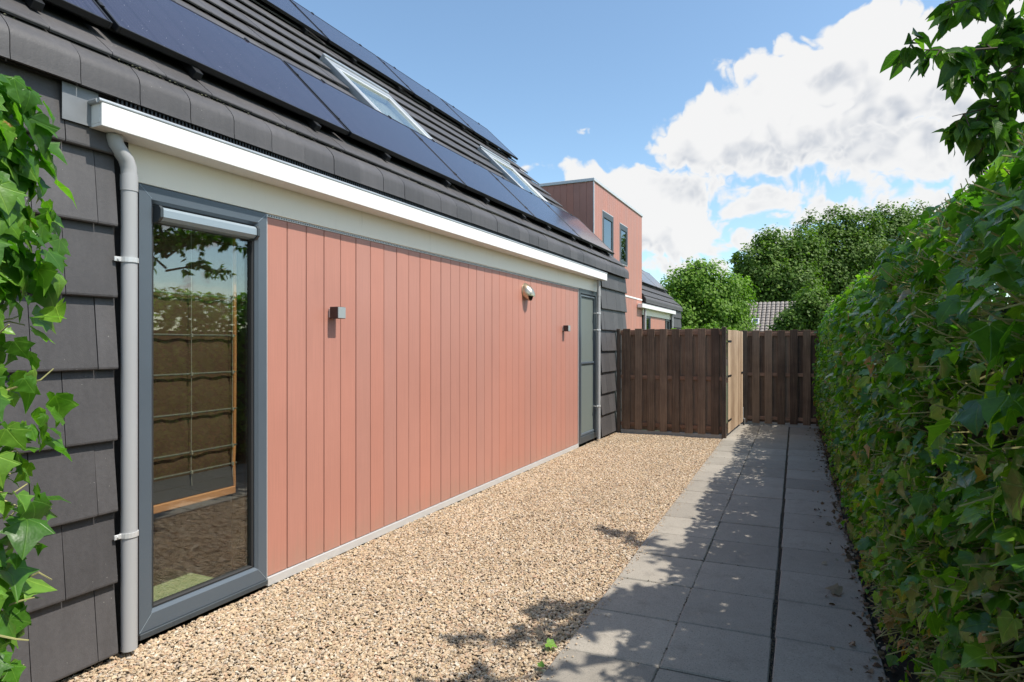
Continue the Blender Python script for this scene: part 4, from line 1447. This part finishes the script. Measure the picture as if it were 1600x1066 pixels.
hedge = thing('ivy_hedge', tuple(pp(5, 0.9)), 'tall ivy hedge running along the shaded side of the paved path', 'hedge')
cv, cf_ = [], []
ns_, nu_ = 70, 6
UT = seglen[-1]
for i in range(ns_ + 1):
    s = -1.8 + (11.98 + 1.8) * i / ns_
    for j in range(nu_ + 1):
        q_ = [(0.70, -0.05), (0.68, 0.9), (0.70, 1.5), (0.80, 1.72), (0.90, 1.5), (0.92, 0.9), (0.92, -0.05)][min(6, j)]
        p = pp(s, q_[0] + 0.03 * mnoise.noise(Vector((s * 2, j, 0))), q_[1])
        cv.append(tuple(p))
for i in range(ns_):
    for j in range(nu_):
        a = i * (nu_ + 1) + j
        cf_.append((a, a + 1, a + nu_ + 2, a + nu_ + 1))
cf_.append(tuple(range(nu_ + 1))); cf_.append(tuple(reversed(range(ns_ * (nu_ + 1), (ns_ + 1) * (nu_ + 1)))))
MB().add(cv, cf_).build('inner_mass', M['core'], hedge)  # dark core added to block light behind the leaves
hl = []
UFACE = seglen[10]
NH = 48000
for i in range(NH):
    s = random.uniform(-1.8, 12.0)
    u = random.uniform(0.03, UFACE) if i % 5 else random.uniform(UFACE * 0.8, UT - 0.1)
    # thinner and drier towards the foot of the hedge
    if u < 0.4 and random.random() < 0.25: continue
    p, n = hedge_pt(s, u)
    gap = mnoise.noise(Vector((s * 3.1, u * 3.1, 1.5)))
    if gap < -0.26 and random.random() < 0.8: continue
    depth = random.choice((random.uniform(-0.02, 0.055), random.uniform(-0.10, 0.0), random.uniform(-0.26, -0.02)))
    p = p + n * depth
    nrm = n * 0.80 + Vector((0, 0, 0.78)) + rv(0.52)
    tip = Vector((0, 0, -1)) + PD * random.gauss(0, 0.5) + n * 0.25 + rv(0.2)
    size = max(0.026, (random.gauss(0.060, 0.018) if random.random() < 0.6 else random.gauss(0.036, 0.010))) * (0.85 if s > 7 else 1.0)
    if u < 0.5: size *= 0.8
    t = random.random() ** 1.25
    if n.z > 0.4: t = min(0.93, t * 0.7 + 0.30)  # sunlight put into the tint: upward leaves lighter
    if u < 0.7: t = min(1.0, t + (0.7 - u) * 0.65 * random.random())
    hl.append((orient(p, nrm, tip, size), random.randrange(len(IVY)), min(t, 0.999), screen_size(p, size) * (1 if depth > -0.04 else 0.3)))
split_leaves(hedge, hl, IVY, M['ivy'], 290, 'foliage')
sm_ = MB()
for i in range(4200):
    s = random.uniform(0.2, 9) if i % 3 else random.uniform(0.6, 3.5)
    u = random.uniform(0.2, UFACE)
    p, n = hedge_pt(s, u)
    p = p - n * 0.10
    d = (n + Vector((0, 0, random.uniform(-0.3, 0.3))) - PD * random.uniform(0.1, 1.2) + rv(0.3)).normalized()
    ln = random.uniform(0.10, 0.20)
    q = p + d * ln * 0.6 + rv(0.008)
    sm_.tube([p, q, p + d * ln + Vector((0, 0, random.uniform(-0.01, 0.02)))], [0.0030, 0.0026, 0.0020], 4)
stuff(sm_.build('stems', M['stem'], hedge))
# litter at the foot
lt = []
for i in range(1500):
    s = random.uniform(0.5, 11.8)
    L = 0.43 + random.gauss(0, 0.045) - abs(random.gauss(0, 0.02))
    if random.random() < 0.06: L -= random.random() * 0.22
    p = pp(s, L, 0.006 + random.random() * 0.012)
    lt.append((orient(p, Vector((0, 0, 1)) + rv(0.45), rv(1), random.uniform(0.012, 0.036)), random.randrange(len(IVY)), random.random()))
lm = leaf_cloud('leaf_litter', [(a, b) for a, b, _ in lt], IVY, M['litter'], [c for _, _, c in lt])
lo = stuff(link('leaf_litter', lm)); lo['label'] = 'brown dry leaf litter along the foot of the ivy hedge'

# single fallen leaves
def fallen(px, py, size, tint, mat, label, tip, nrm=(0.1, -0.1, 1), zoff=0.012, tk=4):
    z = 929 * EYE / (py - 537)
    p = at(px, py, z); p.z = zoff
    me = leaf_mesh('fallen_leaf', IVY[tk][0], IVY[tk][1], mat, tint)
    o = link('fallen_leaf', me, None, Matrix([list(r_) for r_ in orient(p, Vector(nrm), Vector(tip), size)]))
    tag(o, label, 'leaf')
fallen(1312, 930, 0.085, 0.85, M['litter'], 'curled grey-green ivy leaf lying alone on the shaded paving', (-0.9, 0.3, 0), (0.3, -0.5, 0.9), 0.016, 4)
fallen(1291, 882, 0.040, 0.95, M['litter'], 'small pale dry leaf on the shaded paving behind the curled leaf', (-0.9, -0.3, 0), (0.1, -0.3, 1), 0.008, 1)
fallen(1292, 820, 0.05, 0.7, M['litter'], 'small dry leaf on the paving close to the far part of the hedge', (0.9, -0.3, 0), (0.1, -0.4, 0.9), 0.01, 1)
fallen(1324, 874, 0.06, 0.4, M['litter'], 'brown leaf at the foot of the hedge beside the paving', (0.9, 0.2, 0), (0.1, -0.4, 0.9), 0.012, 4)
fallen(855, 1010, 0.055, 0.85, M['ivy_sun'], 'bright green leaf lying on the gravel by the path edge', (0.8, 0.2, 0), (0.2, -0.3, 1), 0.016, 1)
fallen(845, 1046, 0.035, 0.7, M['ivy_sun'], 'tiny green leaf on the gravel at the bottom of the photo', (-0.3, 0.8, 0), (0.3, -0.3, 1), 0.014, 3)

# ------------------------------------------------------------------ ivy clad post close to the camera
IC = at(-88, 537, 1.24); IC.z = 0
col_ = thing('ivy_post', tuple(IC), 'sunlit ivy growing on a post in front of the dark tiled wall', 'ivy plant')
MB().tube([IC + Vector((0, 0, -0.05)), IC + Vector((0.01, 0, 1.0)), IC + Vector((0, 0.01, 2.0))], [0.05, 0.045, 0.035], 10).build('post', M['bark'], col_)
cl_ = []
random.seed(21)
for i in range(1500):
    z = random.uniform(0.05, 2.12) if i % 3 else random.uniform(1.66, 2.12)
    a = random.uniform(0, 2 * math.pi)
    rad = (0.150 + 0.035 * math.sin(z * 5.2 + 0.6) + 0.05 * mnoise.noise(Vector((math.cos(a), math.sin(a), z * 2.2)))) * (0.6 + 0.4 * random.random())
    if z > 1.75: rad *= 1.25
    n = Vector((math.cos(a), math.sin(a), 0))
    p = IC + n * rad + Vector((0, 0, z))
    size = max(0.018, random.gauss(0.046, 0.017))
    nrm = n + Vector((0.25, 0, 0.55)) + rv(0.45)
    tip = Vector((0, 0, -1)) + n * 0.6 + rv(0.45)
    cl_.append((orient(p, nrm, tip, size), random.randrange(len(IVY)), random.random() * 0.999, screen_size(p, size)))
split_leaves(col_, cl_, IVY, M['ivy_sun'], 280, 'foliage')
sm_ = MB()
for i in range(110):
    z = random.uniform(0.3, 2.1); a = random.uniform(0, 6.28)
    n = Vector((math.cos(a), math.sin(a), 0))
    p = IC + n * 0.05 + Vector((0, 0, z))
    q = p + n * random.uniform(0.07, 0.13) + Vector((0, 0, random.uniform(-0.05, 0.07)))
    sm_.tube([p, p.lerp(q, 0.4) + rv(0.01), p.lerp(q, 0.75) + rv(0.012), q], [0.0026, 0.0024, 0.002, 0.0014], 5)
for k in range(7):
    a0 = k * 0.9
    pts = []
    for q in range(15):
        z = 2.05 * q / 14
        a = a0 + 1.6 * z + 0.3 * math.sin(z * 5 + k)
        rr = 0.055 + 0.035 * (0.5 + 0.5 * math.sin(z * 4 + k * 2))
        pts.append(IC + Vector((math.cos(a) * rr, math.sin(a) * rr, z)))
    MB().tube(pts, [0.006 - 0.003 * q / 14 for q in range(15)], 6).build('vine', M['bark'], col_, smooth=True)
stuff(sm_.build('stems', M['stem'], col_))

# ------------------------------------------------------------------ overhanging tree behind the hedge
tree = thing('broadleaf_tree', (5.6, 4.3, 0), 'leafy tree overhanging the ivy hedge at the top corner of the photo', 'tree')
tb = MB()
tb.tube([(5.6, 4.3, -0.1), (5.58, 4.28, 1.2), (5.52, 4.2, 2.3), (5.4, 4.1, 3.3), (5.3, 4.15, 4.6)], [0.13, 0.11, 0.095, 0.075, 0.03], 12)
tb.build('trunk', M['bark'], tree, smooth=True)
TL = []
brs = MB()
def leafy_branch(pts, r0, nleaf, spread, size=0.10, start=0.25):
    pts = [Vector(p) for p in pts]
    brs.tube(pts, [r0 * (1 - 0.8 * i / (len(pts) - 1)) for i in range(len(pts))], 6)
    cum = [0]
    for a, b in zip(pts[:-1], pts[1:]): cum.append(cum[-1] + (b - a).length)
    tot = cum[-1]
    nt = max(2, nleaf // 6)
    for tw in range(nt):
        f = start + (1 - start) * (tw + random.random()) / nt
        d = f * tot
        i = 0
        while i < len(cum) - 2 and cum[i + 1] < d: i += 1
        p = pts[i].lerp(pts[i + 1], min(1, (d - cum[i]) / (cum[i + 1] - cum[i])))
        dirn = (pts[i + 1] - pts[i]).normalized()
        side = (dirn * 0.7 + rv(0.7)).normalized()
        tl = spread * random.uniform(0.5, 1.0) * (1.15 - 0.5 * f)
        q = p + side * tl + Vector((0, 0, -0.02))
        brs.tube([p, (p + q) / 2 + Vector((0, 0, 0.012)), q], [0.004, 0.003, 0.0018], 4)
        for k in range(6):
            g_ = (k + 1.0) / 6
            lp = p.lerp(q, g_) + rv(0.010)
            sz = max(0.05, random.gauss(size, 0.022))
            tip = Vector((0, 0, -0.85)) + side * 0.6 + rv(0.5)
            nrm = Vector((random.gauss(0, 0.8), random.gauss(0, 0.8), 0.6))
            TL.append((orient(lp, nrm, tip, sz), random.randrange(len(CH)), random.random() * 0.999, screen_size(lp, sz)))
# the branches reaching over the hedge
tr0 = (5.52, 4.2, 2.5)
leafy_branch([(5.5, 4.2, 2.6), at(1750, 100, 3.0), at(1640, 70, 2.8), at(1520, 78, 2.7), at(1408, 78, 2.6)], 0.011, 170, 0.17, 0.098, 0.30)
leafy_branch([(5.45, 4.1, 2.9), at(1760, -40, 3.0), at(1640, -25, 2.9), at(1540, -8, 2.8), at(1478, 8, 2.75)], 0.011, 140, 0.16, 0.098, 0.3)
leafy_branch([(5.5, 4.2, 2.4), at(1760, 160, 3.1), at(1660, 150, 2.9), at(1560, 165, 2.8), at(1488, 182, 2.75)], 0.010, 140, 0.15, 0.095, 0.3)
leafy_branch([at(1640, 70, 2.8), at(1600, 100, 2.8), at(1555, 120, 2.75), at(1510, 128, 2.7)], 0.007, 90, 0.15, 0.095, 0.1)
leafy_branch([at(1700, 140, 3.0), at(1640, 190, 2.9), at(1580, 205, 2.8), at(1520, 212, 2.75)], 0.007, 90, 0.14, 0.095, 0.2)
leafy_branch([at(1640, 70, 2.8), at(1590, 40, 2.85), at(1560, 50, 2.85)], 0.007, 60, 0.14, 0.095, 0.1)
leafy_branch([at(1720, 190, 3.1), at(1650, 215, 2.95), at(1580, 225, 2.85), at(1530, 232, 2.8)], 0.008, 110, 0.15, 0.095, 0.1)
leafy_branch([at(1700, 110, 3.1), at(1620, 140, 2.95), at(1560, 175, 2.85), at(1505, 200, 2.8)], 0.008, 120, 0.15, 0.095, 0.1)
leafy_branch([at(1700, 20, 3.1), at(1620, 45, 3.0), at(1560, 70, 2.9), at(1500, 95, 2.8)], 0.008, 100, 0.15, 0.095, 0.15)
# branches just above the frame whose shadows fall on the gravel
leafy_branch([(5.35, 4.1, 3.6), (4.9, 4.5, 3.9), (4.5, 4.75, 4.05), (4.25, 4.85, 4.0)], 0.022, 190, 0.26, 0.10, 0.30)
leafy_branch([(5.4, 4.1, 3.4), (4.8, 3.7, 3.6), (4.3, 3.35, 3.6), (3.95, 3.2, 3.45)], 0.022, 140, 0.20, 0.10, 0.35)
leafy_branch([(5.4, 4.1, 3.2), (4.7, 3.3, 3.45), (4.1, 2.9, 3.5), (3.65, 2.75, 3.35)], 0.022, 120, 0.17, 0.10, 0.35)
leafy_branch([(5.4, 4.1, 3.0), (4.6, 3.0, 3.2), (4.0, 2.45, 3.3), (3.7, 2.3, 3.25)], 0.02, 90, 0.17, 0.10, 0.35)
for i in range(14):          # the crown proper
    a = random.uniform(0, 6.28)
    h0 = random.uniform(2.9, 4.3)
    base = Vector((5.6, 4.35, h0))
    rad = random.uniform(0.8, 1.5)
    if math.cos(a) < -0.6: rad *= 0.6
    e = base + Vector((math.cos(a) * rad, math.sin(a) * rad, random.uniform(0.15, 0.9)))
    leafy_branch([base, base.lerp(e, 0.5) + Vector((0, 0, 0.12)), e], 0.02, 100, 0.3, 0.10, 0.25)
leafy_branch([(5.45, 4.2, 3.0), (5.8, 5.2, 3.4), (6.1, 6.2, 3.6), (6.2, 7.0, 3.7)], 0.05, 60, 0.3, 0.10, 0.3)
for i in range(22):          # the limb spreading further along behind the hedge
    a = random.uniform(0, 6.28)
    base = Vector((6.15, 6.3, random.uniform(2.7, 3.9)))
    e = base + Vector((math.cos(a) * random.uniform(0.6, 1.2), math.sin(a) * random.uniform(0.7, 1.5), random.uniform(0.0, 0.8)))
    leafy_branch([base, base.lerp(e, 0.5) + Vector((0, 0, 0.12)), e], 0.02, 120, 0.3, 0.10, 0.2)
brs.build('branches', M['bark'], tree)
split_leaves(tree, TL, CH, M['cherry'], 290, 'crown')

# ------------------------------------------------------------------ far house
fh = thing('house', (-1.5, 47, 0), 'far house with a pale tiled roof between the trees beyond the fence', 'house')
MB().box(-6, 7.5, 46.4, 53.0, -0.1, 2.35).build('wall', M['cream_wall'], fh)
fr_ = MB()
ry0, rz0, ry1, rz1 = 45.7, 2.15, 49.2, 4.75
rn = Vector((0, -(rz1 - rz0), ry1 - ry0)).normalized()
fr_.add([(-6.4, ry0, rz0), (7.9, ry0, rz0), (7.9, ry1, rz1), (-6.4, ry1, rz1), (7.9, 53.2, rz0), (-6.4, 53.2, rz0)], [(0, 1, 2, 3), (3, 2, 4, 5), (0, 3, 5), (1, 4, 2)])
fr_ = fr_.build('roof', M['tile_back'], fh)
ft = MB()
up = Vector((0, ry1 - ry0, rz1 - rz0)); upl = up.length; up.normalize()
nrow = 12; ncol = 44
for r_ in range(nrow):
    for c_ in range(ncol):
        xx = -6.35 + c_ * (14.2 / ncol)
        o = Vector((xx, ry0, rz0)) + up * (r_ * upl / nrow) + rn * 0.03
        mtx = frame_mat(o, Vector((1, 0, 0)), (up - rn * 0.12).normalized(), (rn + up * 0.12).normalized())
        wv = 14.2 / ncol; hh = upl / nrow + 0.03
        pr = [(0, 0.0), (0.10, 0.045), (0.20, 0.045), (0.26, 0.0)]
        ft.add([tuple(mtx @ Vector((a, b, c + 0.05))) for b in (0, hh) for a, c in pr], [(0, 1, 5, 4), (1, 2, 6, 5), (2, 3, 7, 6)])
stuff(ft.build('tiles', M['far_tile'], fr_))
def far_skylight(x, f):
    o = Vector((x, ry0, rz0)) + up * (upl * f) + rn * 0.11
    mtx = frame_mat(o, Vector((1, 0, 0)), up, rn)
    s = MB()
    for (a, b, c, d) in ((0, 0.09, 0, 0.75), (0.46, 0.55, 0, 0.75), (0.091, 0.459, 0, 0.09), (0.091, 0.459, 0.66, 0.75)):
        s.box(a, b, c, d, -0.05, 0.08, 0.01, mat=mtx)
    s = s.build('roof_window', M['alu'], fh)
    MB().box(0.09, 0.46, 0.09, 0.66, 0.0, 0.03, mat=mtx).build('pane', M['glass_dark'], s)
    return s
far_skylight(-0.9, 0.28)

# ------------------------------------------------------------------ trees beyond
RH = (np.array([(0, 0, 0), (0.5, 0.45, 0.1), (0, 1.0, -0.12), (-0.5, 0.45, 0.1)]), np.array([(0, 1, 2, 3)]))
RH2 = (np.array([(0, 0, 0), (0.36, 0.5, -0.08), (0.05, 1.0, 0.1), (-0.4, 0.5, 0.06)]), np.array([(0, 1, 2, 3)]))
def far_tree(name, label, base, lobes, nleaf, lsize, mat, cat='tree', trunk=None, group='trees beyond the fence'):
    t = thing(name, tuple(base), label, cat, group)
    tp = MB()
    top = Vector(lobes[0][0])
    if trunk:
        b = Vector(base)
        tp.tube([b + Vector((0, 0, -0.2)), b.lerp(top, 0.45) + Vector((0.1, 0, 0)), top], [trunk, trunk * 0.75, trunk * 0.25], 9)
        for (c, r_) in lobes[1:]:
            c = Vector(c)
            st_ = b.lerp(top, random.uniform(0.35, 0.75))
            tp.tube([st_, st_.lerp(c, 0.5) + Vector((0, 0, 0.3)), c], [trunk * 0.45, trunk * 0.3, trunk * 0.1], 6)
        tp.build('trunk', M['bark'], t)
    tot = sum((r_[0] * r_[2] if isinstance(r_, tuple) else r_ * r_) for _, r_ in lobes)
    leaves = []
    for (c, r_) in lobes:
        c = Vector(c)
        rr = r_ if isinstance(r_, tuple) else (r_, r_, r_)
        n = int(nleaf * rr[0] * rr[2] / tot)
        # small clumps over the lobe
        ncl = max(8, n // 26)
        cent = []
        for k in range(ncl):
            d = rv(1).normalized()
            f = random.uniform(0.55, 1.03)
            cent.append((Vector((d.x * rr[0], d.y * rr[1], d.z * rr[2])) * f, d, random.gauss(0, 0.13)))
        for k in range(n):
            cc, d, tv_ = cent[k % ncl]
            cr = 0.17 * min(rr)
            p = c + cc + Vector((max(-1.6, min(1.6, random.gauss(0, 1))), max(-1.6, min(1.6, random.gauss(0, 1))), max(-1.6, min(1.6, random.gauss(0, 1))))) * cr
            nrm = d + Vector((0.2, -0.1, 0.5)) + rv(0.5)
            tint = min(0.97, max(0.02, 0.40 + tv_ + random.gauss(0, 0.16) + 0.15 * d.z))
            leaves.append((orient(p, nrm, rv(1) + Vector((0, 0, -0.5)), lsize * random.uniform(0.6, 1.35)), random.randrange(2), tint))
    me = leaf_cloud('crown', [(a, b) for a, b, _ in leaves], [RH, RH2], mat, [c_ for _, _, c_ in leaves])
    stuff(link('crown', me, t))
    return t
def lobe(px, py, z, rpx, flat=1.0, deep=1.0):
    r_ = rpx / 929 * z
    return (tuple(at(px, py, z)), (r_, r_ * deep, r_ * flat))
def gb_(px, z):
    p = at(px, 537, z); p.z = 0
    return p
# rounded tree beside the neighbouring house
far_tree('broadleaf_tree', 'round bright green tree right beside the neighbouring tiled roof', gb_(1100, 29),
         [lobe(1100, 460, 29, 46), lobe(1068, 452, 29, 34), lobe(1138, 462, 29, 38), lobe(1090, 432, 29, 26), lobe(1060, 488, 28.5, 34), lobe(1118, 495, 28.5, 40), lobe(1150, 485, 29.5, 28), lobe(1082, 520, 28.5, 40), lobe(1140, 522, 29, 36), lobe(1048, 462, 29, 18)],
         26000, 0.135, M['far_leaf2'], trunk=0.22)
far_tree('broadleaf_tree', 'large dark green tree behind the round bright tree', gb_(1215, 62),
         [lobe(1225, 420, 62, 48), lobe(1185, 420, 61, 36), lobe(1255, 392, 62, 34), lobe(1165, 440, 62, 28), lobe(1205, 385, 62, 30), lobe(1240, 450, 60, 42), lobe(1190, 465, 61, 40), lobe(1158, 410, 62, 18), lobe(1225, 480, 61, 36), lobe(1150, 480, 62, 26), lobe(1210, 440, 60, 34)],
         30000, 0.29, M['far_leaf'], trunk=0.4)
far_tree('broadleaf_tree', 'broad tall tree in the middle of the far tree group', gb_(1310, 66),
         [lobe(1310, 400, 66, 46), lobe(1275, 365, 66, 30), lobe(1310, 352, 66, 26), lobe(1345, 358, 66, 32), lobe(1290, 430, 65, 44), lobe(1345, 410, 65, 46), lobe(1270, 400, 65, 34), lobe(1320, 460, 65, 46), lobe(1270, 462, 65, 34)],
         28000, 0.29, M['far_leaf'], trunk=0.4)
far_tree('broadleaf_tree', 'far tree rising directly above the ivy hedge', gb_(1400, 72),
         [lobe(1395, 380, 72, 48), lobe(1385, 348, 72, 26), lobe(1425, 350, 72, 32), lobe(1440, 390, 72, 46), lobe(1470, 365, 72, 36), lobe(1360, 400, 71, 36), lobe(1395, 430, 71, 50)],
         22000, 0.31, M['far_leaf'], trunk=0.4)
far_tree('shrub', 'dark bushy shrub in front of the far tiled roof, next to the hedge', gb_(1255, 40),
         [lobe(1258, 495, 40, 30), lobe(1235, 505, 40, 22), lobe(1285, 490, 40, 30), lobe(1268, 470, 40, 24), lobe(1300, 510, 40, 28), lobe(1222, 520, 40, 20)],
         12000, 0.18, M['far_leaf'], cat='shrub', trunk=0.12)
far_tree('shrub', 'low green shrub just behind the open gate', gb_(1120, 20),
         [lobe(1110, 520, 20, 14), lobe(1080, 525, 20, 16), lobe(1140, 527, 20, 14), lobe(1050, 530, 20, 16)],
         2500, 0.10, M['far_leaf2'], cat='shrub', trunk=0.04)
